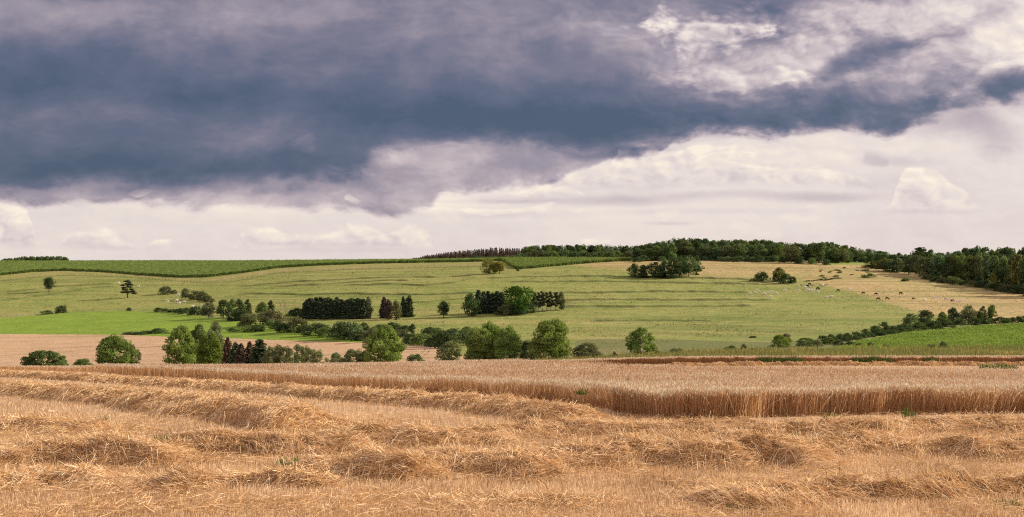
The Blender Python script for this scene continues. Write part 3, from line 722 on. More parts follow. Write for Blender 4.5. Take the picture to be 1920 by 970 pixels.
# ------------------------------------------------------------------ weeds
def weed(label, x, y, r, h, n=160, yel=0, ymin=14, up=0.0, lw=.03):
    p = at(x, y, ymin); p[2] += up
    a = rng.random(n)*6.283; rad = np.sqrt(rng.random(n))*r
    P = np.stack([np.cos(a)*rad, np.sin(a)*rad*.7, np.zeros(n)], -1)
    D = unit(np.stack([np.cos(a)*.5*rng.random(n), np.sin(a)*.5*rng.random(n), .35+rng.random(n)], -1))
    t = rng.random(n)*.88
    if yel: t[rng.random(n) < yel] = 1.0
    V, Q, T = ribbons(P, D, h*(.4+.7*rng.random(n)), lw*(.6+.8*rng.random(n)), rng.normal(0, .3*h, (n, 3)), t, 2)
    o = link('weed', make_mesh('weed', V, [Q], [M['weed']], attrs={'tint': T}), p)
    return tag(o, label, 'weed', 'green weeds among the straw and wheat')
for a in (('bright green weed growing in the stubble in front of the straw heaps', 550, 876, .36, .2, 150, .03),
          ('small green weed between the two left straw heaps', 305, 828, .2, .15, 60), ('tiny green weed in the stubble below the left windrow', 190, 790, .2, .12, 40),
          ('green weed tuft at the bottom right corner of the stubble', 1890, 955, .26, .16, 80), ('small green weed at the bottom edge right of centre', 1385, 962, .12, .14, 40),
          ('small green weed under the thin straw heap by the wheat face', 1340, 838, .28, .12, 80), ('low green weed at the foot of the long right heap', 1500, 822, .2, .12, 60),
          ('leafy green weed spreading at the end of the far gap', 1872, 692, 2.0, .45, 420, 0, 100, 0, .09)): weed(*a)
for lb, x, y, r, h in (('dark green weed cluster at the wheat edge left of its twin', 640, 716, .5, .4), ('dark green weed cluster at the wheat edge right of its twin', 712, 716, .55, .45), ('dark weed standing in the shaded right part of the wheat face', 1705, 772, .3, .4),
                       ('green stems inside the wheat face near the leaning stalks', 1558, 774, .35, .35)):
    weed(lb, x, y+14, r*.7, h*.7, 70, 0, 14, 0, .03)
for lb, x, y in (('tall green thistle in the wheat above the leaning stalks', 1258, 728), ('green thistle clump standing among the wheat ears', 1136, 704), ('low green weed in the wheat by the corner', 1090, 728), ('small green weed in the wheat beside the thistle clump', 1172, 716), ('pair of small green weeds in the wheat', 1222, 708)):
    q = hit(x, y, 14, lambda X, Y: gz0(X, Y)+.8); p0 = (q[0]/q[1]*F+HX, row(q[:1], q[1:])[0])
    weed(lb, p0[0], p0[1], .16, .22, 50, 0, 14, .58, .03)
# scattered green seen on top of the wheat
n = 2600
Y = np.exp(rng.uniform(math.log(44), math.log(230), n)); X = rng.uniform(-.2, .45, n)*Y
kk = inside(WHEAT, X, Y) & (fbm(X/4, Y/16, 3) > .56); X, Y = X[kk], Y[kk]; n = len(X)
P = np.stack([X, Y, gz(X, Y)+.6], -1); D = unit(np.stack([rng.normal(0, .4, n), rng.normal(0, .4, n), np.ones(n)], -1))
stuff('wheat_undergrowth', *ribbons(P, D, .2+.25*rng.random(n), .03*np.maximum(1, Y/60), rng.normal(0, .06, (n, 3)), np.where(rng.random(n) < .1, 1, rng.random(n)*.9), 2), M['weed'])
# rank green growth in the foot of the far strip
n = 3600
X = rng.uniform(.19, .46, n)*152; Y = 150.8+rng.random(n)*1.6; kk = fbm(X/3.2, Y*0, 3) > .57; X, Y = X[kk], Y[kk]; n = len(X)
P = np.stack([X, Y, gz(X, Y)], -1); D = unit(np.stack([rng.normal(0, .4, n), rng.normal(0, .4, n), np.ones(n)], -1))
stuff('strip_weeds', *ribbons(P, D, .35+.7*rng.random(n), .06+.06*rng.random(n), rng.normal(0, .15, (n, 3)), rng.random(n)*.55, 2), M['weed'])
# weedy headland beyond the wheat
n = 70000
Y = 164+rng.random(n)**1.3*110; X = rng.uniform(.02, .52, n)*Y
kk = (vnoise(X/2, Y/6) > .25); X, Y = X[kk], Y[kk]; n = len(X)
P = np.stack([X, Y, gz(X, Y)], -1); D = unit(np.stack([rng.normal(0, .25, n), rng.normal(0, .25, n), np.ones(n)], -1))
hb = (.35+.75*rng.random(n)**2)*(.6+.8*fbm(X/5, Y/8, 3))
stuff('tall_herbage', *ribbons(P, D, hb, .05+.06*rng.random(n), rng.normal(0, .12, (n, 3)), np.clip(rng.random(n)*.8+(fbm(X/9, Y/9, 2)-.5)*.6+.1, 0, 1), 2), M['herb'])
# leafy crop
n = 90000
Y = rng.uniform(225, 520, n); X = rng.uniform(.25, .5, n)*Y; rr = row(X, Y); xp = HX+F*X/Y
kk = (rr > crop_top(xp)+1) & (rr < 657); X, Y = X[kk], Y[kk]; n = len(X)
P = np.stack([X, Y, gz(X, Y)], -1); a = rng.random(n)*6.283; D = unit(np.stack([np.cos(a), np.sin(a), .4+.6*rng.random(n)], -1))
stuff('leafy_crop', *ribbons(P, D, .35+.4*rng.random(n), .25+.2*rng.random(n), np.stack([np.zeros(n), np.zeros(n), -.2*rng.random(n)], -1), np.clip(rng.random(n)*.6+.5*fbm(X/8, Y/12, 3), 0, 1), 2), M['leafcrop'])
# tussocks over the pasture
n = 60000
Y = rng.uniform(385, 960, n); X = rng.uniform(-.46, .48, n)*Y; rr = row(X, Y); zn = zone_of(X, Y, rr)
xp = HX+F*X/Y
kk = ((zn == 1) | (zn == 6)) & (fbm(X/16, Y/16, 5) > .52); X, Y, rr, xp = X[kk], Y[kk], rr[kk], xp[kk]; n = len(X)
dry = smooth01((dry_lo(xp)+4-rr)/14)*(xp > 1060)
P = np.stack([X, Y, gz(X, Y)-.05], -1); D = unit(np.stack([rng.normal(0, .3, n), rng.normal(0, .3, n), np.ones(n)], -1))
stuff('tussock_grass', *ribbons(P, D, .14+.2*rng.random(n), (.35+.6*rng.random(n))*Y/800, rng.normal(0, .08, (n, 3)), np.clip(.32+.5*rng.random(n)+.3*dry+(fbm(X/40, Y/40, 2)-.5)*.5, 0, 1), 1, unit(np.stack([np.ones(n), rng.normal(0, .6, n), np.zeros(n)], -1)), .3), M['tuft'])
# maize, one raised stand each side
def maize(name, x0, x1, bot, y0, y1):
    us = np.linspace((x0-HX)/F, (x1-HX)/F, int((x1-x0)/1.2)); ys = np.arange(y0, y1, 3.0)
    y, u = np.meshgrid(ys, us, indexing='ij'); x = u*y
    r = HY-(gz(x, y)-CZ)/y*F; xp = HX+F*u
    ok0 = r <= bot(xp)
    z = gz(x, y)+1.9+(fbm(x/2.2, y/6.0, 3)-.5)*.9
    vid = np.arange(x.size).reshape(x.shape); ok = ok0[:-1, :-1] & ok0[1:, 1:]
    q = np.stack([vid[:-1, :-1], vid[:-1, 1:], vid[1:, 1:], vid[1:, :-1]], -1)[ok]
    used, inv = np.unique(q, return_inverse=True); q = inv.reshape(-1, 4)
    V = np.stack([x.ravel(), y.ravel(), z.ravel()], -1)[used]; T = .35+.35*vnoise(V[:, 0]/1.5, V[:, 1]/4)
    e = np.concatenate([q[:, [0, 1]], q[:, [1, 2]], q[:, [2, 3]], q[:, [3, 0]]]); key = np.sort(e, 1)
    _, ix, c = np.unique(key[:, 0].astype(np.int64)*len(V)+key[:, 1], return_index=True, return_counts=True); be = e[ix[c == 1]]
    bu = np.unique(be); mp = np.zeros(len(V), int); mp[bu] = np.arange(len(bu))+len(V)
    low = V[bu].copy(); low[:, 2] = gz(low[:, 0], low[:, 1])-.1
    sk = np.stack([be[:, 1], be[:, 0], mp[be[:, 0]], mp[be[:, 1]]], -1)
    parts = [(np.concatenate([V, low]), np.concatenate([q, sk]), np.concatenate([T, np.full(len(bu), .35)]))]
    ns = 26000; i = rng.integers(0, len(V), ns); P = V[i]+rng.normal(0, .7, (ns, 3))*np.array([1, 1, .1]); P[:, 2] -= .5
    D = unit(np.stack([rng.normal(0, .5, ns), rng.normal(0, .5, ns), np.ones(ns)], -1))
    parts.append(ribbons(P, D, .6+.5*rng.random(ns), .25+.25*rng.random(ns), rng.normal(0, .3, (ns, 3)), .25+.7*rng.random(ns), 1))
    ed = rng.integers(0, len(bu), 5000); P = low[ed]+rng.normal(0, .6, (5000, 3))*np.array([1, 1, 0]); D = unit(np.stack([rng.normal(0, .25, 5000), rng.normal(0, .25, 5000), np.ones(5000)], -1))
    parts.append(ribbons(P, D, 1.4+.8*rng.random(5000), .2+.2*rng.random(5000), rng.normal(0, .25, (5000, 3)), .2+.7*rng.random(5000), 2))
    stuff(name, *join(parts), M['maizeleaf'])
maize('maize_crop', -260, 958, maize_bot, far_(980), far_(1400))
maize('maize_crop', 944, 1248, maize2_bot, far_(900), far_(1150))
# ------------------------------------------------------------------ trees: prototypes of height 1 and width 1
def tube(pts, rad, n=6):
    pts = np.array(pts, float); V = []; Q = []
    for i, p in enumerate(pts):
        t = pts[min(i+1, len(pts)-1)]-pts[max(i-1, 0)]; t /= np.linalg.norm(t)+1e-9
        a = np.cross(t, [0.3, 1, .1]); a /= np.linalg.norm(a)+1e-9; b = np.cross(t, a)
        for k in range(n): w = 2*math.pi*k/n; V.append(p+rad[i]*(a*math.cos(w)+b*math.sin(w)))
    for i in range(len(pts)-1):
        for k in range(n): Q.append((i*n+k, i*n+(k+1) % n, (i+1)*n+(k+1) % n, (i+1)*n+k))
    return np.array(V), np.array(Q), np.ones(len(V))
def leaves(P, N, size, tint, r, spread=.9):
    """one leaf-clump blade at each point, facing roughly N"""
    n = len(P); N = unit(N+r.normal(0, spread, (n, 3))); D = unit(np.cross(N, r.normal(size=(n, 3)))); S = np.cross(D, N)
    w = size*(.6+.8*r.random(n)); l = w*(1.1+.5*r.random(n)); b = N*(w*.25*r.normal(size=n))[:, None]
    c = P-D*(l/2)[:, None]
    V = np.stack([c, P+S*(w/2)[:, None]+b, P+D*(l/2)[:, None], P-S*(w/2)[:, None]+b], 1).reshape(-1, 3)
    return V, np.arange(4*n).reshape(n, 4), np.repeat(tint, 4)
def broad(seed, prof, base, wr, nleaf, nclump, leaf, rc=(.10, .19), limbs=7, gap=.0, tr=.022, lop=.2, clumpvar=.3):
    """prof(t): crown radius (0..1) at relative crown height t; wr: crown width over height; returns trunk, crown"""
    r = np.random.default_rng(seed); C = []
    ax = r.uniform(0, 6.28); sub = [(r.uniform(0, 6.28), r.uniform(.1, .9)) for _ in range(4)]
    while len(C) < nclump:
        t = r.random()**.85; a = r.uniform(0, 6.283); k = .42+.58*r.random()**.5
        lopf = 1+lop*math.cos(a-ax)+sum(.15*math.cos(2*a-s[0])*math.cos(5*(t-s[1])) for s in sub)
        rr = prof(t)*wr/2*k*lopf
        C.append((rr*math.cos(a), rr*math.sin(a), base+(1-base)*t*(.93+.1*r.random()), r.uniform(*rc)*(.75+.5*prof(t)), (1-clumpvar)+2*clumpvar*r.random()))
    C = np.array(C); wt = C[:, 3]**2; i = r.choice(len(C), nleaf, p=wt/wt.sum())
    d = unit(r.normal(size=(nleaf, 3))); d[:, 2] = np.where(d[:, 2] < -.3, d[:, 2]*.5, d[:, 2])
    rad = C[i, 3]*(.55+.5*r.random(nleaf)**.6)
    P = C[i, :3]+d*rad[:, None]*np.array([1, 1, .8]); cen = np.array([0, 0, base+(1-base)*.45])
    keep = P[:, 2] > .005; P = P[keep]; d = d[keep]; i = i[keep]
    N = unit(d+.5*unit(P-cen)); V, Q, T = leaves(P, N, leaf, C[i, 4]*(.72+.56*r.random(len(P))), r)
    rm = np.percentile(np.hypot(P[:, 0], P[:, 1]), 99); zm = np.percentile(P[:, 2], 99.7)
    s = np.array([.5/rm, .5/rm, 1/zm]); V = V*s
    top = base+(1-base)*.62; lean = r.normal(0, .02, 2)
    tk = [tube([(0, 0, -.03), (lean[0]*.3, lean[1]*.3, top*.4), (lean[0], lean[1], top)], [tr*1.5, tr, tr*.35])]
    for j in r.choice(len(C), min(limbs, len(C)), replace=False):
        z0 = max(.05, min(top*.9, C[j, 2]*.55)); f = z0/top
        tk.append(tube([(lean[0]*f, lean[1]*f, z0), tuple(C[j, :3]*.55+np.array([0, 0, z0*.45])), tuple(C[j, :3])], [tr*.55, tr*.4, tr*.15], 5))
    tk = join(tk); tk = (tk[0]*np.array([.5/rm, .5/rm, 1/zm])*np.array([1, 1, 1]), tk[1], tk[2])
    return tk, (V, Q, T)
dome = lambda t: math.sqrt(max(0, 1-(t*.98)**2.2))
ball = lambda t: math.sqrt(max(0, 1-(2*t-.92)**2*.92)) if t < .98 else .15
egg = lambda t: (math.sin(math.pi*min(1, t*.86+.14))**.75)
tall = lambda t: .55+.45*math.sin(math.pi*min(1, t*.95+.05)) if t < .85 else (1-t)/.15*.6+.15
def conifer(seed, nleaf, leaf, wr, base=.03, dead=False, tiers=26, pw=.85):
    r = np.random.default_rng(seed); P = []; N = []; T = []
    tk = [tube([(0, 0, -.02), (0, 0, .5), (0, 0, .99)], [.018, .011, .003])]
    nb = 0
    for k in range(tiers):
        t = (k+.5)/tiers; z = base+(1-base)*t; R = wr/2*(1-t)**pw*(.8+.4*r.random())+.012
        m = max(4, int(9*(1-t)+4)); a0 = r.uniform(0, 6.28)
        for j in range(m):
            a = a0+6.283*j/m+r.normal(0, .15); L = R*(.7+.45*r.random()); drop = (.18 if not dead else .05)*L+.01
            q = max(3, int(nleaf*L/(tiers*m*wr*.25)*.5)); s = r.random(q)**.7
            x = np.stack([np.cos(a)*L*s, np.sin(a)*L*s, z-drop*s*s+.06*L*s], -1)+r.normal(0, .007, (q, 3))
            P.append(x); N.append(np.tile([math.cos(a)*.3, math.sin(a)*.3, .8], (q, 1))); T.append((.7+.6*r.random())*(.7+.6*r.random(q)))
            if dead or r.random() < .2: tk.append(tube([(0, 0, z), (math.cos(a)*L, math.sin(a)*L, z-drop+.06*L)], [.004, .0015], 3))
    P = np.concatenate(P); cr = leaves(P, np.concatenate(N), leaf, np.concatenate(T), r)
    rm = np.percentile(np.hypot(P[:, 0], P[:, 1]), 99); tk = join(tk); s = np.array([.5/rm, .5/rm, 1])
    return (tk[0]*s, tk[1], tk[2]), (cr[0]*s, cr[1], cr[2])
def scots(seed, nleaf, leaf, bare=.42, wr=.6, pads=13, tr=.02):
    r = np.random.default_rng(seed); tk = [tube([(0, 0, -.02), (.02, 0, .35), (-.01, .01, .7), (.02, 0, .95)], [tr*1.4, tr, tr*.7, tr*.2])]; P = []; T = []; N = []
    for k in range(pads):
        t = k/(pads-1); z = bare+(1-bare)*t; a = 2.4*k+r.normal(0, .4); R = wr/2*(1-.65*t)*(.45+.6*r.random()); z += r.normal(0, .02)
        c = np.array([math.cos(a)*R, math.sin(a)*R, z]); q = nleaf//pads; d = unit(r.normal(size=(q, 3)))
        P.append(c+d*np.array([.15, .15, .055])*(.5+.5*r.random((q, 1)))*(1.15-.4*t)); N.append(d+np.array([0, 0, .5])); T.append((.7+.6*r.random())*(.7+.6*r.random(q)))
        tk.append(tube([(0, 0, z-.07), tuple(c*.6+np.array([0, 0, z*.4-.02])), tuple(c)], [tr*.45, tr*.3, tr*.15], 4))
    P = np.concatenate(P); cr = leaves(P, np.concatenate(N), leaf, np.concatenate(T), r)
    rm = np.percentile(np.hypot(P[:, 0], P[:, 1]), 99); s = np.array([.5/rm, .5/rm, 1]); tk = join(tk)
    return (tk[0]*s, tk[1], tk[2]), (cr[0]*s, cr[1], cr[2])
def barewood(seed, wr=.35):
    r = np.random.default_rng(seed); tk = []; tips = []
    def grow(p, d, L, rad, dep):
        q = p+d*L*.5+r.normal(0, .03*L, 3); e = q+(d+r.normal(0, .12, 3))*L*.5; tk.append(tube([p, q, e], [rad, rad*.8, rad*.55], 4))
        if dep == 0: tips.append(e); return
        for _ in range(3 if dep > 1 else 2):
            nd = d+r.normal(0, .5, 3)*np.array([1, 1, .5])+np.array([0, 0, .25]); grow(e if r.random() < .5 else q, nd/np.linalg.norm(nd), L*.68, rad*.5, dep-1)
    grow(np.array([0, 0, -.02]), np.array([0, 0, 1.]), .4, .022, 4)
    tk = join(tk); tips = np.array(tips); P = np.repeat(tips, 3, 0)+r.normal(0, .02, (len(tips)*3, 3)); cr = leaves(P, np.tile([0, 0, 1.], (len(P), 1)), .02, .8+.4*r.random(len(P)), r)
    rm = np.hypot(tk[0][:, 0], tk[0][:, 1]).max(); zm = tk[0][:, 2].max(); s = np.array([.5/rm, .5/rm, 1/zm])
    return (tk[0]*s, tk[1], tk[2]), (cr[0]*s, cr[1], cr[2])
SPEC = {
 'oak':    [lambda s: broad(s, ball, .05, .95, 3200, 44, .046, (.13, .22))]*4,
 'lone':   [lambda s: broad(s, ball, .2, .9, 4200, 46, .040, (.11, .2), 7, tr=.03, clumpvar=.35)]*3,
 'oval':   [lambda s: broad(s, egg, .03, .62, 2800, 40, .046, (.10, .18))]*4,
 'bush':   [lambda s: broad(s, dome, .0, 1.3, 2400, 32, .066, (.17, .29), 4)]*4,
 'low':    [lambda s: broad(s, dome, .0, 2.0, 2000, 30, .09, (.22, .38), 3)]*3,
 'wood':   [lambda s: broad(s, egg, .0, .62, 2000, 34, .056, (.11, .19), 4, clumpvar=.35)]*6,
 'tallwood': [lambda s: broad(s, tall, .10, .46, 1800, 34, .050, (.08, .15), 5, clumpvar=.35)]*4,
 'near':   [lambda s: broad(s, ball, .0, .98, 17000, 120, .029, (.07, .15), 16, clumpvar=.36, lop=.34)]*3,
 'neartall': [lambda s: broad(s, egg, .0, .80, 15000, 110, .028, (.06, .14), 16, clumpvar=.36, lop=.34)]*3,
 'neardome': [lambda s: broad(s, dome, .0, 1.6, 12000, 90, .042, (.08, .17), 10, clumpvar=.32)]*3,
 'airy':   [lambda s: broad(s, egg, .03, 1.0, 8000, 105, .030, (.06, .11), 26, tr=.014, clumpvar=.28)]*2,
 'willow': [lambda s: broad(s, dome, .0, 1.4, 9000, 70, .036, (.09, .18), 10, clumpvar=.24)]*3,
 'spruce': [lambda s: conifer(s, 3800, .054, .50, pw=.5)]*3,
 'dead':   [lambda s: conifer(s, 1500, .036, .40, .03, True, 22)]*3,
 'browned': [lambda s: conifer(s, 5500, .036, .5, .0, True, 26, .6)]*2,
 'pine':   [lambda s: scots(s, 1500, .055)]*3,
 'lonepine': [lambda s: scots(s, 2600, .045, .24, .95, 17, .024)],
 'polepine': [lambda s: scots(s, 1500, .06, .30, .55, 12, .018)]*3,
 'bare':   [lambda s: barewood(s)]*2,
}
PROTO = {}
for k, fs in SPEC.items():
    PROTO[k] = []
    for i, f in enumerate(fs):
        tk, cr = f(100+17*i+len(k))
        bm_ = M['palebark'] if k == 'bare' else M['bark']
        tm = make_mesh(k+'_trunk', tk[0], [tk[1]], [bm_], attrs={'tint': tk[2]}, smooth=True)
        cm = make_mesh(k+'_crown', cr[0], [cr[1]], [M['leaf']], attrs={'tint': cr[2]})
        both = None
        if k in ('wood', 'tallwood', 'dead', 'low', 'bush', 'oak', 'spruce'):
            both = make_mesh(k+'_tree', np.concatenate([cr[0], tk[0]]), [cr[1], tk[1]+len(cr[0])], [M['leaf'], bm_], np.concatenate([np.zeros(len(cr[1])), np.ones(len(tk[1]))]), {'tint': np.concatenate([cr[2], tk[2]])})
        PROTO[k].append((tm, cm, both))
COL = {'dark': (0.068, 0.103, 0.049), 'mid': (0.121, 0.173, 0.062), 'light': (0.187, 0.255, 0.073), 'fresh': (.150, .215, .048), 'yellow': (.205, .215, .060), 'spruce': (0.083, 0.117, 0.072),
       'brown': (0.144, 0.106, 0.083), 'red': (.140, .100, .075), 'olive': (0.125, 0.143, 0.077), 'willow': (0.176, 0.211, 0.105), 'pine': (0.075, 0.088, 0.058), 'wood': (0.104, 0.155, 0.074), 'purple': (0.103, 0.083, 0.076), 'bright': (0.077, 0.149, 0.033), 'grey': (0.146, 0.150, 0.092), 'autumn': (.115, .125, .048)}
_rt = random.Random(11)
def tree(kind, label, x, yt, yb, w, c, group=None, Y=None, single=False, cat=None, name=None, var=None):
    if Y is None: p = at(x, yb, 330 if yb < 690 else 200)
    else: p = gpt(x, Y)
    D = p[1]; top = CZ+(HY-yt)/F*D; h = max(.4, top-p[2]); wd = w/F*D
    i = _rt.randrange(len(PROTO[kind])) if var is None else var % len(PROTO[kind]); tm, cm, both = PROTO[kind][i]
    col_ = COL[c] if isinstance(c, str) else c
    j = 1+_rt.uniform(-.13, .13); col_ = (col_[0]*j*(1+_rt.uniform(-.06, .06)), col_[1]*j, col_[2]*j*(1+_rt.uniform(-.08, .08)))
    wd *= 1.75 if kind in ('bush', 'low') and 380 < p[1] < 700 and Y is None else 1.2 if kind in ('bush', 'low') else 1.36 if kind == 'willow' else 1.12
    bush = kind in ('bush', 'low') or (kind in ('willow', 'neardome') and h < 4)
    nm = name or ('bush' if bush else {'spruce': 'spruce_tree', 'dead': 'dead_spruce', 'browned': 'browned_spruce', 'pine': 'pine_tree', 'lonepine': 'pine_tree', 'polepine': 'pine_tree', 'bare': 'bare_tree', 'willow': 'willow_bush'}.get(kind, 'tree'))
    ct = cat or ('bush' if bush else 'tree'); rz = _rt.uniform(0, 6.283); s = (wd, wd, h)
    if single and both: o = link(nm, both, p, rz, s, None, col_); return tag(o, label, ct, group)
    o = link(nm, None, p, rz, s); tag(o, label, ct, group)
    link('stems' if bush else 'trunk', tm, parent=o); link('crown', cm, parent=o, colour=col_)
    return o
ORD = ['leftmost', 'second from the left', 'third from the left', 'fourth from the left', 'fifth from the left', 'sixth from the left', 'seventh from the left', 'eighth from the left', 'ninth from the left', 'tenth from the left', 'eleventh from the left', 'twelfth from the left', 'thirteenth from the left', 'fourteenth from the left', 'fifteenth from the left', 'sixteenth from the left', 'seventeenth from the left', 'eighteenth from the left', 'nineteenth from the left', 'twentieth from the left']
def rowof(kind, what, items, c, group, **k):
    items = sorted(items)
    for i, it in enumerate(items):
        pos_ = 'rightmost' if i == len(items)-1 and i else ORD[i]
        tree(kind, f'{what}, {pos_}', *it[:4], it[4] if len(it) > 4 else c, group, **k)

# --- lone trees and bushes on the left pasture
tree('lone', 'round dark broadleaf tree standing alone on the left pasture', 92, 520, 548, 25, 'dark')
tree('lonepine', 'ragged lone pine with layered boughs on the left pasture', 239, 527, 559, 32, 'pine')
tree('bush', 'round bush on the fence line above the meadow, taller of the left pair', 117, 573, 587.5, 15, 'dark')
tree('low', 'flat spreading bush on the fence line, lower of the left pair', 89, 582, 589.6, 16, 'mid')
tree('bush', 'tiny round bush on the meadow fence below the lone pine', 242, 577, 583, 8, 'dark')
tree('bush', 'broad thorn bush upslope of the left cattle', 310, 537, 552, 26, 'olive'); tree('bush', 'tiny thorn bush beside the broad thorn bush', 327, 543.5, 551, 9, 'olive')
rowof('bush', 'thorn bush in the thicket above the meadow hedge', [(348, 541, 561, 22), (365, 545, 562.5, 25), (378, 546, 565, 19), (388, 553, 566.5, 17), (398, 560, 568, 10)], 'olive', 'thorn bushes of the pasture thicket')
rowof('bush', 'dark bush in the hedge at the top of the bright meadow', [(298, 577, 585, 14), (311, 578.5, 585.5, 12), (322, 580, 586, 13), (332, 579.5, 587, 11), (339, 578, 588, 11), (349, 577, 589, 17), (365, 575, 591, 19), (377, 582, 592, 13)], 'dark', 'bushes of the meadow hedge')
# --- trees at the right end of the meadow
for kind, lb, x, yt, yb, w, c in (('oak', 'rounded olive tree at the end of the meadow hedge', 391, 567, 597, 30, 'olive'), ('oak', 'full dark green tree second in the meadow hedge clump', 419, 562.5, 597, 31, 'dark'),
 ('oval', 'narrow tree behind the full dark green tree', 436, 561, 590, 17, 'mid'), ('oval', 'tall tree in the middle of the meadow clump', 449, 561, 599, 22, 'dark'), ('bush', 'low bush under the full dark green tree', 437, 588, 602, 18, 'dark'),
 ('oval', 'tall narrow tree right of the meadow clump', 464, 562, 595, 18, 'dark'), ('bush', 'dark rounded bush at the foot of the tall meadow trees', 453, 580, 601, 24, 'dark'), ('bush', 'large dome bush at the meadow corner', 470, 588.5, 612, 37, 'olive'),
 ('oak', 'open crowned dark tree right of the meadow corner', 491, 566.5, 595, 24, 'mid'), ('oval', 'slim dark tree behind the grey dome willow', 508, 563.5, 590, 15, 'dark'), ('bush', 'grey green dome willow below the slim dark tree', 511, 581.5, 609, 35, 'grey'),
 ('bush', 'bush below the grey dome willow', 507, 600, 618, 19, 'mid'), ('bush', 'dark bush right under the grey dome willow', 519, 601, 620, 17, 'dark'), ('bare', 'bare grey tree beside the spruce block', 535, 559, 596, 16, 'grey'), ('bare', 'thin bare tree left of the bare grey tree', 525, 563, 595, 9, 'grey'),
 ('bush', 'dark bush row at the left end of the spruce block', 546, 581, 596, 13, 'dark'), ('bush', 'larger dark bush at the left end of the spruce block', 556, 578, 596, 20, 'dark'), ('bush', 'dark bush touching the first spruce of the block', 566, 579, 596.5, 14, 'dark')): tree(kind, lb, x, yt, yb, w, c)
# --- the spruce block
fr_, bk_ = [], []
for i in range(15): fr_.append((574+i*7.7+_rt.uniform(-1, 1), 562+_rt.uniform(-4, 6), 598.5, 24+_rt.uniform(-4, 5)))
for i in range(14): bk_.append((577+i*7.9+_rt.uniform(-1, 1), 560+_rt.uniform(-3, 4), 594.5, 23+_rt.uniform(-3, 4)))
rowof('spruce', 'dark spruce in the front of the spruce block', fr_, 'spruce', 'spruces of the dense block'); rowof('spruce', 'dark spruce at the back of the spruce block', bk_, 'spruce', 'spruces of the dense block')
tree('oval', 'greyish broadleaf at the right end of the spruce block', 690, 556.5, 598, 17, 'grey')
for kind, lb, x, yt, yb, w, c in (('spruce', 'pointed spruce at the left of the small mixed clump', 720, 557, 597, 18, 'purple'), ('oval', 'purplish broadleaf in the small mixed clump', 729, 562, 599, 22, 'purple'), ('oval', 'olive tree in the middle of the small mixed clump', 742, 564, 600, 21, 'olive'),
 ('spruce', 'slim spruce right of the olive tree', 756, 556, 595, 14, 'spruce'), ('spruce', 'taller dark spruce at the right of the small mixed clump', 767, 554, 595, 20, 'spruce'), ('lone', 'single round tree between the two clumps', 832, 565, 596, 26, 'dark')): tree(kind, lb, x, yt, yb, w, c)
# --- central clump on the slope
for kind, lb, x, yt, yb, w, c in (('oak', 'round dark broadleaf at the left end of the central clump', 884, 551, 594, 37, 'dark'), ('oak', 'huge bright topped broadleaf in the middle of the central clump', 966, 537.5, 590, 66, 'bright'),
 ('bush', 'purplish bush under the huge broadleaf, left of three', 946, 571, 592, 28, 'olive'), ('bush', 'low bush under the huge broadleaf, middle of three', 973, 572, 591, 30, 'dark'), ('bush', 'dark bush under the huge broadleaf, right of three', 990, 568, 588, 24, 'dark'), ('oval', 'feathery tree at the right end of the central clump', 1053, 548, 582, 17, 'olive')): tree(kind, lb, x, yt, yb, w, c)
rowof('spruce', 'dark conifer left of the huge broadleaf', [(897, 544, 589, 24), (907, 547, 588, 22), (915, 546, 587, 22), (923, 550, 587, 21), (932, 546, 587, 24), (940, 548, 588, 22)], 'spruce', 'conifers of the central clump')
rowof('polepine', 'bare stemmed pine right of the huge broadleaf', [(1001, 549, 585, 15), (1009, 551, 585, 14), (1017, 549, 584.5, 14), (1025, 550, 584, 14), (1033, 549, 583.5, 14), (1042, 549, 583, 15)], 'pine', 'pines of the central clump')
# --- the yellow pair and the clumps on the upper slope
tree('oak', 'larger yellow leaved tree below the maize corner', 917, 484, 514, 33, 'yellow'); tree('lone', 'smaller yellow leaved tree with a clear stem below the maize corner', 937, 490.5, 514, 25, 'yellow'); tree('bush', 'tiny dark bush at the point of the right maize field', 970, 502.5, 509, 7, 'dark')
for kind, lb, x, yt, yb, w, c in (('oak', 'dark tree at the left tip of the upper clump', 1188, 494.5, 520.5, 24, 'dark'), ('oval', 'dark tree second in the upper clump', 1206, 497, 521, 20, 'dark'), ('oak', 'round dark tree third in the upper clump', 1229, 492, 521.5, 32, 'dark'), ('oval', 'dark tree left of the tall tree in the upper clump', 1246, 489, 522, 22, 'dark'),
 ('oval', 'tall lighter tree poking out of the upper clump', 1259, 471.5, 520, 21, 'mid'), ('oak', 'large dark tree right of the tall lighter tree', 1275, 480.5, 522.5, 36, 'dark'), ('oak', 'large dark tree second from the right in the upper clump', 1291, 481, 521, 33, 'wood'), ('oval', 'dark tree at the right end of the upper clump', 1306, 481, 517, 23, 'dark'), ('bush', 'low bush along the foot of the upper clump', 1250, 508, 523.5, 40, 'dark'), ('bush', 'small low bush at the left foot of the upper clump', 1200, 511, 522, 34, 'dark')): tree(kind, lb, x, yt, yb, w, c)
for kind, lb, x, yt, yb, w, c in (('bush', 'dome shaped dark bush left of the yellow tree on the right slope', 1429, 510, 529, 36, 'dark'), ('oak', 'yellow green tree rising from dark bushes on the right slope', 1461.5, 501.5, 529, 24, (.16, .165, .042)), ('bush', 'small dark bush under the yellow green tree', 1455, 513, 529, 15, 'dark'), ('bush', 'dark bush right of the yellow green tree', 1473, 513, 532, 28, 'dark'), ('bush', 'low dark bush at the right end of the yellow tree clump', 1487, 519, 532, 17, 'dark')): tree(kind, lb, x, yt, yb, w, c)

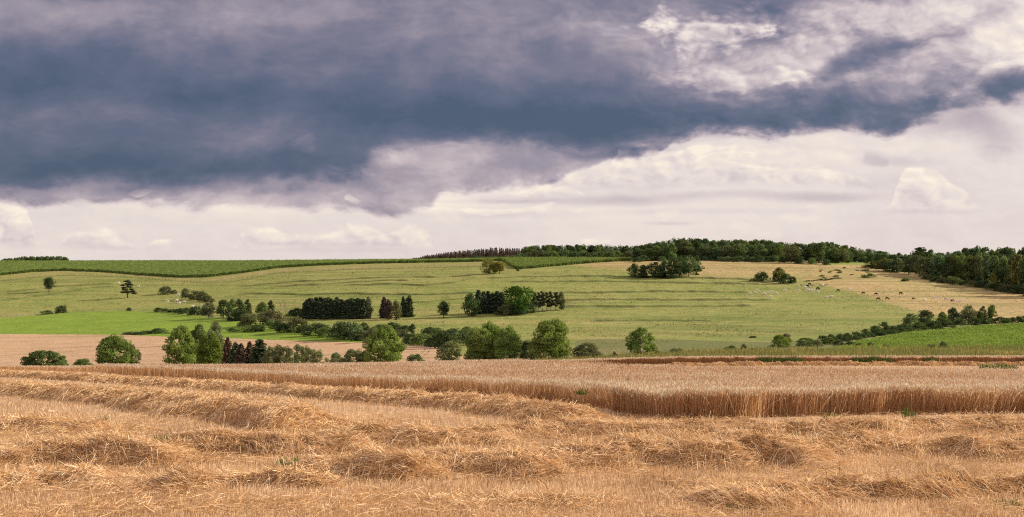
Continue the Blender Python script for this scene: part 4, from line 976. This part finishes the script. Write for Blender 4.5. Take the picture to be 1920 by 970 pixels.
# --- woods along the skyline
def woodrow(kinds, label, group, xs, tops, Y, w, cs, jit=2.0, name=None, yj=12):
    tx = np.array(tops, float)
    for x in xs:
        yt = np.interp(x, tx[:, 0], tx[:, 1])+_rt.uniform(-jit, jit*.8)
        tree(_rt.choice(kinds), label, x, yt, 0, w*_rt.uniform(.8, 1.25), _rt.choice(cs), group, Y=Y+_rt.uniform(-yj, yj), single=True, name=name)
def span(a, b, step): return [a+step*i+_rt.uniform(-step*.3, step*.3) for i in range(int((b-a)/step)+1)]
woodrow(['wood'], 'small dark tree in the short row on the far left skyline', 'trees of the far left skyline row', span(9, 124, 4.6), [(5, 486), (30, 484), (45, 481.5), (110, 481), (126, 484)], far_(1440), 12, ['wood', 'mid'], 1.0)
dtop = [(762, 487), (775, 485), (800, 479.5), (830, 475), (850, 472), (900, 468), (932, 464.5), (948, 466), (975, 466)]
woodrow(['dead'], 'leafless purple brown spruce in the front of the dead plantation on the skyline', 'dead spruces on the skyline', span(764, 976, 4.1), dtop, far_(1190), 12, ['brown', 'purple', (.13, .085, .075)], 1.2)
woodrow(['dead'], 'leafless purple brown spruce deep in the dead plantation on the skyline', 'dead spruces on the skyline', span(772, 978, 4.2), [(a, b-.6) for a, b in dtop], far_(1225), 12, ['brown', 'purple'], 1.5)
woodrow(['wood', 'oak'], 'rounded broadleaf in the back of the skyline wood behind the maize', 'broadleaves of the skyline wood behind the maize', span(984, 1192, 8), [(984, 463), (1000, 460.5), (1030, 459.5), (1060, 461.5), (1100, 460), (1140, 461), (1175, 462), (1195, 464)], far_(1230), 24, ['wood', 'dark', 'mid'], 1.5)
woodrow(['wood', 'bush'], 'lower broadleaf along the front edge of the skyline wood behind the maize', 'front broadleaves behind the maize', span(872, 1192, 11), [(870, 482), (940, 481), (975, 476), (1000, 472), (1190, 472)], far_(1165), 24, ['mid', 'olive', 'wood'], 2)
ttop = [(1195, 463), (1215, 458), (1240, 453), (1270, 447.5), (1295, 447.5), (1330, 451), (1360, 452.5), (1400, 451.5), (1430, 452.5), (1455, 454), (1480, 456), (1505, 460), (1530, 457), (1560, 456), (1590, 462), (1610, 468), (1640, 470), (1660, 472)]
woodrow(['wood', 'tallwood', 'oak'], 'tall broadleaf in the back of the big skyline wood', 'tall trees of the big skyline wood', span(1198, 1655, 9.5), ttop, far_(1075), 27, ['wood', 'dark', 'mid'], 2.2)
woodrow(['wood', 'oak'], 'broadleaf along the front of the big skyline wood', 'front trees of the big skyline wood', span(1196, 1600, 11), [(a, b+7) for a, b in ttop], far_(1020), 27, ['wood', 'mid', 'dark', 'olive'], 3.5, yj=8)
woodrow(['bush'], 'bush along the skirt of the big skyline wood', 'skirt bushes of the big skyline wood', span(1192, 1470, 13), [(1190, 480), (1470, 480)], far_(1003), 17, ['dark', 'wood'], 2)
for kind, lb, x, yt, yb, w, c in (('oak', 'broad olive tree standing forward of the big skyline wood', 1483, 457.5, 494, 38, 'olive'), ('tallwood', 'tall tree with a pale visible stem forward of the big skyline wood', 1535, 455.5, 494, 28, 'wood'), ('bush', 'dark bush at the left foot of the broad olive tree', 1466, 482, 494, 14, 'dark'), ('bush', 'dark bush at the right foot of the broad olive tree', 1500, 481, 495, 18, 'dark'), ('bush', 'bush at the foot of the pale stemmed tree', 1522, 483, 496, 18, 'mid'), ('bush', 'bush right of the pale stemmed tree', 1549, 486, 497, 18, 'dark')): tree(kind, lb, x, yt, yb, w, c)
tree('tallwood', 'tall spreading tree rising above the right wood', 1724, 464.5, 500, 34, 'dark', Y=far_(1000)); tree('tallwood', 'smaller feathery tree beside the tall spreading tree', 1746, 468.5, 500, 18, 'mid', Y=far_(1000))
woodrow(['wood', 'tallwood'], 'distant tree along the skyline behind the right wood', 'distant skyline trees at the right', span(1645, 1800, 11), [(1640, 475), (1700, 476), (1760, 474), (1800, 476)], far_(1040), 18, ['wood', 'dark'], 2.5)
# the wood coming down on the right
wt_ = [(1630, 492), (1650, 488), (1680, 484), (1720, 482.5), (1760, 482), (1790, 481), (1830, 478), (1870, 480), (1930, 482), (2060, 478)]
wb_ = pl([(1625, 503), (1660, 511), (1700, 517), (1740, 523), (1790, 529), (1850, 538), (1920, 550), (2100, 575)])
def rightrow(kinds, label, group, xs, tops, dyb, w, cs, jit):
    tx = np.array(tops, float)
    for x in xs:
        yt = np.interp(x, tx[:, 0], tx[:, 1])+_rt.uniform(-jit, jit); b = float(wb_(x))+dyb+_rt.uniform(-2, 2)
        tree(_rt.choice(kinds), label, x, yt, b, w*_rt.uniform(.8, 1.25), _rt.choice(cs), group, single=True)
rightrow(['wood', 'oak'], 'broadleaf along the front of the right hand wood', 'front trees of the right hand wood', span(1640, 2010, 15), wt_, -3, 32, ['wood', 'mid', 'dark', 'olive', 'autumn'], 4)
rightrow(['tallwood', 'wood'], 'tall tree in the back of the right hand wood', 'back trees of the right hand wood', span(1660, 1800, 15), [(1655, 484), (1700, 479), (1750, 478), (1790, 474)], -14, 28, ['wood', 'dark'], 4)
rightrow(['tallwood', 'tallwood', 'wood'], 'lofty tree at the back of the right hand wood', 'lofty trees of the right hand wood', span(1794, 2010, 13), [(1790, 468), (1830, 464.5), (1870, 467), (1920, 469), (2000, 466)], -20, 30, ['wood', 'mid', 'dark'], 3.5)
rightrow(['bush'], 'scrubby bush along the lower fringe of the right hand wood', 'fringe bushes of the right hand wood', span(1735, 2000, 11), [(1735, 515), (1800, 522), (1860, 530), (1920, 539), (2000, 550)], 3, 22, ['mid', 'olive', 'dark'], 2.5)
rightrow(['bush'], 'second line bush on the lower fringe of the right hand wood', 'fringe bushes of the right hand wood', span(1770, 2000, 14), [(1770, 511), (1860, 520), (1920, 528), (2000, 540)], -5, 26, ['mid', 'dark'], 3)
tree('oval', 'small yellowish tree in front of the right hand wood', 1863, 512, 541, 16, 'yellow')
tree('low', 'low green bramble at the left toe of the right hand wood', 1628, 513, 521, 26, 'mid'); tree('low', 'small low bramble at the foot of the right hand wood', 1698, 521.5, 527.5, 16, 'mid')
# scrub between the skyline wood and the right wood
for i in range(32):
    if i < 13: x = 1512+i*5.2; y = 528.5-i*.5+_rt.uniform(-.5, .5)
    else: x = _rt.uniform(1530, 1650); y = _rt.uniform(499, 507)+(1650-x)*.06+_rt.uniform(0, 10)*(i % 2)
    tree('low', 'bramble in the dark line climbing the right slope' if i < 13 else 'scattered bramble in the scrub below the small green field', x, y-_rt.uniform(1.6, 3.4), y, _rt.uniform(5, 12), _rt.choice(['mid', 'dark', 'olive', 'fresh']), 'brambles in the slope line' if i < 13 else 'scattered brambles of the scrub', single=True)

# --- hedge above the leafy crop
for kind, lb, x, yt, yb, w, c in (('oak', 'round tree at the left of the tall hedge trees above the leafy crop', 1706, 588.5, 620, 32, 'wood'), ('oak', 'largest round tree in the hedge above the leafy crop', 1738, 582, 617, 38, 'dark'), ('oval', 'lighter tree right of the largest hedge tree', 1766, 585.5, 615, 23, 'mid'), ('oval', 'upright tree left of the broad pale hedge tree', 1788, 577, 610, 28, 'wood'),
 ('oak', 'broad paler tree in the hedge above the leafy crop', 1816, 572.5, 609, 35, 'olive'), ('bush', 'dark bush between the broad paler tree and the column pair', 1834, 583, 608, 17, 'dark'), ('oval', 'left columnar tree of the hedge pair', 1843, 574.5, 607, 18, 'olive'), ('oval', 'right columnar tree of the hedge pair', 1859, 572.5, 607, 19, 'mid')): tree(kind, lb, x, yt, yb, w, c)
rowof('bush', 'dark bush in the hedge left of the tall hedge trees', [(1543, 629, 646, 21), (1558, 627, 643, 20), (1574, 626, 641, 20), (1590, 624.5, 639.5, 19), (1605, 622, 637.5, 20), (1622, 617, 634, 20), (1640, 611, 630, 20), (1658, 604, 627, 20), (1672, 611, 626, 16), (1686, 609, 624, 19)], 'dark', 'bushes of the crop hedge, left stretch')
rowof('bush', 'dark bush in the hedge right of the columnar pair', [(1873, 594, 607, 16), (1886, 596, 606.5, 15), (1898, 595, 606, 16), (1910, 593, 605.5, 15), (1921, 592, 605, 16), (1935, 592, 605, 16)], 'dark', 'bushes of the crop hedge, right stretch')
rowof('bush', 'low bush filling the foot of the hedge trees', [(1722, 604, 620, 22), (1752, 602, 618, 22), (1777, 600, 615, 20), (1801, 597, 612, 22), (1826, 596, 610, 16), (1850, 596, 609, 16)], 'dark', 'bushes under the hedge trees')
for kind, lb, x, yt, Y, w, c in (('willow', 'rounded pale bush at the left of the right hand bushes', 1460, 628, 300, 35, 'fresh'), ('bush', 'darker bush behind the rounded pale bush', 1474, 626, 340, 25, 'olive'), ('willow', 'broad bush right of the rounded pale bush', 1511, 633.5, 310, 36, 'mid'), ('willow', 'small pale bush beside the broad bush', 1533, 637, 305, 20, 'willow'), ('willow', 'dark leafy bush left of the low dark bushes', 1555, 633, 320, 26, 'mid'),
 ('bush', 'first low dark bush before the leafy crop', 1572, 638, 310, 20, 'dark'), ('bush', 'second low dark bush before the leafy crop', 1591, 640, 305, 19, 'dark'), ('bush', 'third low dark bush before the leafy crop', 1610, 643, 300, 15, 'olive'), ('bush', 'small bush at the lower corner of the leafy crop', 1633, 642, 290, 13, 'olive'), ('low', 'smallest low bush at the lower edge of the leafy crop', 1660, 646, 280, 15, 'olive'), ('bush', 'olive bush poking up in front of the leafy crop', 1768, 640, 260, 20, 'olive'), ('low', 'low olive bush left of the bush in front of the leafy crop', 1747, 645, 260, 14, 'olive'),
 ('bush', 'small dark bush alone on the lower pasture edge', 1410, 630, 405, 14, 'dark'), ('bush', 'slim dark bush in the weedy headland', 1395, 645, 270, 11, 'olive'), ('low', 'pale spreading bush in the weedy headland', 1370, 648, 265, 28, 'willow'), ('low', 'small dark bush right of the slim headland bush', 1410, 653, 262, 11, 'dark'), ('low', 'faint bush in the rough grass left of the pale spreading bush', 1270, 653, 260, 22, 'olive')): tree(kind, lb, x, yt, 0, w, c, Y=Y)

rowof('low', 'low growth closing the gaps of the crop hedge', [(1551, 634, 645, 22), (1566, 632, 643, 22), (1583, 630, 641, 22), (1598, 628, 639, 22), (1614, 626, 636.5, 22), (1631, 622, 633, 22), (1649, 617, 630, 24), (1665, 615, 627, 22), (1680, 613, 624.5, 22), (1696, 609, 622, 22)], 'dark', 'low growth of the crop hedge')
woodrow(['bush'], 'bush at the foot of the skyline wood above the small green field', 'bushes above the small green field', span(1556, 1668, 10), [(1550, 480), (1668, 480)], far_(1066), 21, ['dark', 'wood'], 2)
# --- trees rising behind the wheat field
for kind, lb, x, yt, Y, w, c in (('neardome', 'dark green dome bush behind the far left wheat edge', 83, 658.5, 372, 84, 'mid'), ('willow', 'low hedge bush between the dome bush and the round tree', 155, 673, 360, 44, 'mid'), ('near', 'rounded leafy tree behind the left wheat edge', 211, 630, 350, 76, 'light'), ('airy', 'pale thin branch tree at the right flank of the rounded leafy tree', 247, 647, 352, 30, 'willow'),
 ('neartall', 'left tree of the big leafy group behind the wheat', 344, 613, 318, 62, 'light'), ('neartall', 'middle tree of the big leafy group behind the wheat', 373, 610, 325, 54, 'mid'), ('airy', 'thin pale topped tree at the back of the big leafy group', 404, 604, 335, 42, 'willow'), ('near', 'right bright green tree of the big leafy group', 396, 627, 312, 52, 'fresh'),
 ('browned', 'rust brown dying spruce right of the big leafy group', 427, 632, 308, 30, 'red'), ('spruce', 'dark spruce between the dying spruces', 441, 642, 306, 28, 'spruce'), ('browned', 'grey brown dying spruce in the dying spruce row', 452, 644, 302, 36, 'brown'), ('browned', 'thin reddish dying spruce in the dying spruce row', 468, 640, 303, 28, 'red'), ('spruce', 'broad dark spruce at the right of the dying spruces', 487, 636.5, 300, 44, 'spruce'),
 ('willow', 'pale willow bush touching the broad dark spruce', 509, 650, 296, 28, 'willow'), ('willow', 'largest pale willow bush of the willow row', 532, 648.5, 294, 50, 'willow'), ('willow', 'pale willow bush in the middle of the willow row', 566, 647.5, 290, 42, 'willow'), ('willow', 'low spreading willow bush at the right of the willow row', 590, 656, 286, 44, 'willow'), ('willow', 'small lone willow bush past the willow row', 629, 661.5, 284, 28, 'willow'), ('willow', 'low grey green bush left of the ragged tree', 664, 655.5, 276, 46, 'willow'), ('willow', 'low grey green bush against the ragged tree', 686, 657, 275, 34, 'willow'),
 ('neartall', 'ragged light green tree with brown flecks behind the wheat', 726, 611, 268, 74, 'light'), ('willow', 'dark bush below the tractor tracks', 779, 664.5, 262, 32, 'mid'), ('willow', 'leafy bush at the left foot of the wide tree group', 846, 640, 258, 46, 'willow'),
 ('near', 'left tree of the wide light green group behind the wheat', 893, 616, 252, 66, 'light'), ('near', 'middle and tallest tree of the wide light green group', 921, 607, 256, 62, 'light'), ('near', 'right tree of the wide light green group behind the wheat', 954, 614, 250, 60, 'light'), ('willow', 'dark bush between the wide group and the round tree', 988, 640, 262, 36, 'dark'),
 ('near', 'round full light green tree behind the middle of the wheat', 1040, 600.5, 248, 86, 'light'), ('willow', 'dark bush right of the round full tree', 1102, 643, 252, 48, 'olive'), ('low', 'small dark bush beside the dark bush right of the round tree', 1118, 658, 246, 22, 'olive'), ('airy', 'slender open light green tree standing alone behind the wheat', 1201, 614.5, 238, 60, 'light'), ('low', 'tiny bush left of the slender open tree', 1153, 660, 238, 11, 'olive'), ('low', 'tiny bush right of the slender open tree', 1233, 657, 240, 14, 'olive')): tree(kind, lb, x, yt, 0, w, c, Y=Y)

# --- hedges down in the valley
for kind, lb, x, yt, yb, w, c in (('bush', 'tall olive bush at the left end of the valley hedge', 552, 594.5, 624, 36, 'olive'), ('bush', 'small dark bush after the tall olive bush', 571, 609, 626, 20, 'dark'), ('bush', 'dark bush in the left part of the valley hedge', 592, 606, 630, 38, 'dark'), ('bush', 'small bush beside the big dome of the valley hedge', 611, 614, 632, 24, 'mid'), ('bush', 'big dark dome bush in the valley hedge', 637, 603.5, 636, 44, 'dark'), ('bush', 'second dark dome bush in the valley hedge', 660, 605, 638, 38, 'wood'), ('bush', 'low bush under the second dome of the valley hedge', 673, 620, 639, 18, 'dark'),
 ('bush', 'dark bush above the hedge behind the ragged tree', 684, 605, 620, 14, 'dark'), ('bush', 'bush behind the ragged tree, left', 697, 614, 642, 22, 'olive'), ('bush', 'small dark bush high behind the ragged tree', 711, 609, 621, 18, 'dark'), ('bush', 'dark bush right above the ragged tree', 737, 604.5, 619, 24, 'dark'), ('bush', 'olive dome bush right of the ragged tree', 751, 617.5, 632, 28, 'olive'), ('bush', 'dark bush upslope of the olive dome bush', 758, 610.5, 621, 18, 'dark'), ('oval', 'small pointed tree in the valley hedge', 774, 607.5, 626, 15, 'dark'),
 ('bush', 'dark bush below the pale snag', 807, 613.5, 627, 24, 'dark'), ('bush', 'dark bush right below the pale snag', 822, 614.5, 628, 20, 'mid'), ('bush', 'lower hedge bush above the grain field corner, leftmost', 768, 626, 646, 28, 'dark'), ('bush', 'lower hedge bush above the tractor tracks', 790, 626.5, 648, 30, 'mid'), ('bush', 'lower hedge bush right of the tractor tracks', 813, 626, 651, 30, 'dark'), ('bush', 'lower hedge bush at the grain field corner', 834, 621, 653, 28, 'dark'),
 ('bush', 'large dark bush left of the wide light green group', 853, 616.5, 648, 42, 'dark'), ('oval', 'dark bushy tree left of the wide light green group', 874, 613, 642, 28, 'mid'), ('bare', 'pale leafless snag above the valley hedge', 832, 600, 619, 15, 'grey'),
 ('low', 'dark low bush on the strip between the meadows', 296, 615.5, 626, 24, 'dark'), ('low', 'flat bush left of the dark low bush between the meadows', 272, 620, 626, 24, 'olive'), ('low', 'flattest bush at the left end of the meadow strip', 247, 622, 626.5, 24, 'olive'), ('bush', 'small round bush right of the dark low bush', 331, 615.5, 625, 13, 'dark'), ('bush', 'tiny bush beside the small round strip bush', 341, 617, 625, 8, 'dark'),
 ('low', 'low bush at the meadow corner above the lower meadow', 437, 615.5, 622, 16, 'dark'), ('low', 'wide low bush above the lower meadow', 465, 611, 622, 28, 'mid'), ('low', 'dark low bush right of the wide low bush', 487, 609.5, 621, 22, 'dark'), ('bush', 'dark bush joining the lower meadow hedge', 533, 606, 624, 20, 'dark')): tree(kind, lb, x, yt, yb, w, c)
# ------------------------------------------------------------------ cattle: one continuous skinned body per pose
def cow_mesh(name, graze, lying=False):
    J, E, R = [], [], []
    def j(x, y, z, r, r2=None, p=None):
        J.append((x, y, z)); R.append((r, r2 or r))
        if p is not None: E.append((p, len(J)-1))
        return len(J)-1
    dz = -.62 if lying else 0
    rump = j(-.62, 0, 1.12+dz, .27, .30); hip = j(-.35, 0, 1.10+dz, .31, .34, rump); mid_ = j(.05, 0, 1.04+dz, .33, .38, hip); sh = j(.48, 0, 1.10+dz, .28, .36, mid_)
    if graze: n1 = j(.80, .02, .95+dz, .17, .2, sh); n2 = j(1.04, .04, .62+dz, .13, .15, n1); hd = j(1.14, .05, .36, .12, .11, n2); mz = j(1.24, .05, .14, .075, .07, hd)
    else: n1 = j(.78, .02, 1.28+dz, .17, .2, sh); n2 = j(1.0, .06, 1.45+dz, .13, .14, n1); hd = j(1.2, .1, 1.46+dz, .12, .12, n2); mz = j(1.42, .14, 1.32+dz, .075, .075, hd)
    for s in (-1, 1):
        ear = j(J[n2][0]+.05, J[n2][1]+s*.18, J[n2][2]+.05, .04, .03, n2)
        if not lying:
            a = j(.46, s*.17, .72, .115, .12, sh); b = j(.47, s*.18, .40, .07, .07, a); c = j(.47, s*.18, .05, .06, .06, b)
            a = j(-.58, s*.18, .78, .15, .17, rump); b = j(-.70, s*.18, .44, .075, .08, a); c = j(-.63, s*.18, .05, .06, .06, b)
        else:
            a = j(.5, s*.26, .22, .09, .09, sh); b = j(.75, s*.26, .09, .06, .06, a); a = j(-.5, s*.3, .22, .13, .12, rump); b = j(-.15, s*.36, .09, .06, .06, a)
    t1 = j(-.9, 0, 1.1+dz, .035, .035, rump); t2 = j(-.95, .02, .62+dz*.7, .03, .03, t1)
    me = bpy.data.meshes.new(name); me.from_pydata(J, E, []); o = bpy.data.objects.new(name, me); col.objects.link(o)
    sk = o.modifiers.new('skin', 'SKIN'); sk.use_smooth_shade = True
    lay = me.skin_vertices[0].data if me.skin_vertices else None
    if lay is None:
        bpy.context.view_layer.objects.active = o; o.select_set(True); bpy.ops.object.modifier_add(type='SKIN'); lay = me.skin_vertices[0].data
    for i, r in enumerate(R): lay[i].radius = r
    lay[mid_].use_root = True
    o.modifiers.new('sub', 'SUBSURF').levels = 1
    dg = bpy.context.evaluated_depsgraph_get(); m2 = bpy.data.meshes.new_from_object(o.evaluated_get(dg)); m2.materials.clear(); m2.materials.append(M['hide']); m2.name = name
    for p in m2.polygons: p.use_smooth = True
    bpy.data.objects.remove(o); return m2
COW = [cow_mesh('cow_grazing', True), cow_mesh('cow_standing', False), cow_mesh('cow_lying', False, True)]
CC = {'w': (.70, .63, .56), 'k': (.020, .017, .018), 'b': (.10, .045, .03), 't': (.42, .33, .26)}
def cow(x, y, c, pose, label, grp, s=1.0, rz=None):
    p = at(x, y, 430); o = link('cow', COW[pose], p, _rt.choice([0, math.pi, .4, 2.8, -.35, 3.5]) if rz is None else rz, (s, s, s), None, CC[c]); tag(o, label, 'cow', grp)
A, B, C_ = 'cattle on the left pasture', 'cattle herd on the right slope', 'cattle on the dry slope at the right'
for a in ((222, 533, 'w', 0, 'white cow upslope to the left of the lone pine', A, 1.1), (260, 539, 'w', 1, 'white cow upslope to the right of the lone pine', A), (334, 555, 'w', 0, 'white cow between the two thorn thickets', A), (361, 560, 'w', 0, 'white cow standing in front of the thorn thicket', A, .9, 0),
 (313, 567.5, 'w', 0, 'white cow leftmost of the four below the thorn bush', A, 1.15), (331, 566, 'w', 1, 'white cow uppermost of the four below the thorn bush', A), (336, 571, 'w', 0, 'white cow lowest of the four below the thorn bush', A), (345, 568.5, 'w', 0, 'white cow rightmost of the four below the thorn bush', A), (361, 577, 'w', 1, 'white cow just above the hedge of the bright meadow', A), (378, 575, 'w', 1, 'white cow beside the hedge near the rounded olive tree', A), (541, 587.5, 'w', 1, 'white cow by the bare grey tree and spruce block', A),
 (1406, 554.5, 'w', 0, 'white cow at the far left end of the herd', B, 1, 0), (1416, 552, 'w', 0, 'white cow just right of the leftmost one', B), (1419, 547.5, 'w', 0, 'white cow uppermost of the left trio in the herd', B), (1432.5, 555.5, 'w', 0, 'largest white cow in the left part of the herd', B, 1.2, 0), (1441, 552.5, 'w', 0, 'white cow right above the largest white one', B), (1446, 550, 'w', 0, 'white cow behind the one above the largest', B), (1445, 560.5, 'w', 0, 'lowest white cow in the left part of the herd', B), (1456.5, 554, 'w', 0, 'white cow alone at the right of the left herd part', B), (1471, 547.5, 'w', 0, 'white cow alone below the yellow tree clump', B, 1.1, 0), (1496.5, 547, 'w', 0, 'white cow grazing left of the dense herd knot', B, 1, 0),
 (1497, 537.5, 'w', 1, 'white cow at the right tip of the yellow tree clump', B), (1503, 536, 'b', 2, 'small brown cow lying beside the white one by the clump', B, .7), (1518, 536, 'k', 0, 'black cow at the top of the dense herd knot', B, 1.1), (1514, 539.5, 'k', 0, 'black cow second from the top of the dense knot', B, 1.05), (1510, 542, 'w', 1, 'white cow at the left edge of the dense knot', B), (1514.5, 547, 'w', 0, 'large white cow at the bottom left of the dense knot', B, 1.25, 0), (1521, 547.5, 'w', 0, 'white cow in the middle of the bottom of the knot', B), (1525, 546.5, 'w', 1, 'white cow at the bottom right of the dense knot', B), (1524.5, 539, 't', 1, 'tan grey cow at the right of the black pair', B), (1533.5, 544.5, 'k', 0, 'dark cow just right of the dense herd knot', B, 1.15, 0), (1533.5, 551, 'w', 0, 'white cow below the dark one right of the knot', B, 1.15, 3.14), (1539, 538, 't', 0, 'tan cow left of the upper trio right of the knot', B), (1542, 537, 'w', 1, 'white cow in the middle of the upper trio', B, .9), (1549.5, 538, 't', 0, 'tan cow right of the upper trio', B), (1548.5, 559, 'w', 2, 'white cow lying lowest below the dense knot', B, 1.1, 0), (1558, 558, 'w', 2, 'white cow lying right of the lowest one', B, 1.15, 0),
 (1571.5, 547.5, 'k', 0, 'black cow alone in the green grass right of the herd', C_), (1591.5, 544.5, 'w', 1, 'white cow alone above the short fence', C_, .9), (1619, 552.5, 'b', 0, 'dark brown cow upper left of the dark four', C_, 1), (1642.5, 554, 'k', 0, 'dark cow upper right of the dark four', C_, 1), (1646.5, 564, 'b', 0, 'dark brown cow lower left of the dark four', C_, 1.1, 0), (1663.5, 563, 'b', 0, 'dark brown cow lower right of the dark four', C_, 1.1, 0), (1689, 553, 'b', 0, 'dark brown cow alone high on the dry slope', C_, 1.15, 0), (1679.5, 559.5, 'w', 1, 'small pale cow between the dark ones', C_, .8), (1699, 558, 'w', 1, 'small pale cow below the high brown one', C_, .8), (1712.5, 563, 'k', 0, 'dark cow left of the right end group', C_, .9), (1733.5, 566, 'w', 0, 'white cow lowest before the right end group', C_), (1750.5, 560, 'w', 0, 'pale cow left of the touching pair', C_, .9), (1754, 560.5, 'w', 1, 'pale cow right of the touching pair', C_, .9), (1764, 561, 'w', 1, 'white cow standing right of the touching pair', C_, .9), (1773.5, 563, 't', 0, 'tan cow left of the brown patched ones', C_), (1776.5, 564.5, 'w', 0, 'pale cow tucked under the tan one', C_), (1785.5, 566.5, 'b', 0, 'brown cow in the right end group', C_), (1788.5, 567, 't', 1, 'tan cow against the brown one in the right end group', C_), (1797, 570, 'w', 1, 'white cow standing lowest in the right end group', C_, 1.1), (1801.5, 567, 'w', 0, 'pale cow at the very right end of the herd', C_)): cow(*a)

# ------------------------------------------------------------------ field fences
def tube_mesh(name, pts, r, m, n=4):
    v, q, t = tube(pts, [r]*len(pts), n); return make_mesh(name, v, [q], [m], attrs={'tint': t})
pv, pq, ptt = tube([(0, 0, -.3), (0, 0, 1.2), (.005, 0, 1.32)], [.085, .08, .03], 6)
POST = make_mesh('post', pv, [pq], [M['palebark']], attrs={'tint': ptt}); POSTD = make_mesh('post_dark', pv, [pq], [M['bark']], attrs={'tint': ptt})
def fence(label, pix, n, ymin, post, s=1.0):
    W = np.array([hit(x, y, ymin) for x, y in pix]); L = np.concatenate([[0], np.cumsum(np.linalg.norm(np.diff(W, axis=0), axis=1))])
    sx_ = np.linspace(0, L[-1], n); X = np.interp(sx_, L, W[:, 0]); Y = np.interp(sx_, L, W[:, 1]); Z = gz(X, Y)
    o = link('wire_fence', None, (X[0], Y[0], Z[0])); tag(o, label, 'fence', None)
    for x, y, z in zip(X, Y, Z): link('post', post, (x-X[0], y-Y[0], z-Z[0]), _rt.uniform(0, 6), (s, s, _rt.uniform(.85, 1.15)), o)
    for hgt in (.55, 1.05):
        link('wire', tube_mesh('wire', [(x-X[0], y-Y[0], z-Z[0]+hgt) for x, y, z in zip(X, Y, Z)], .012, M['palebark']), parent=o)
fence('long post and wire fence below the maize headland', [(x, float(fence_row(x))) for x in range(-40, 941, 20)], 100, far_(850), POSTD, 1.2)
fence('post and wire fence along the top of the bright meadow', [(x, float(mead_top(x))-.6) for x in range(-20, 300, 20)], 24, far_(600), POST, 1.2)
fence('short post fence running down the right slope past the cattle', [(1597, 556), (1620, 562), (1650, 571), (1690, 583)], 12, 500, POST, 1.2)
for ob in bpy.data.objects:
    if ob.type == 'EMPTY': ob.empty_display_size = .3
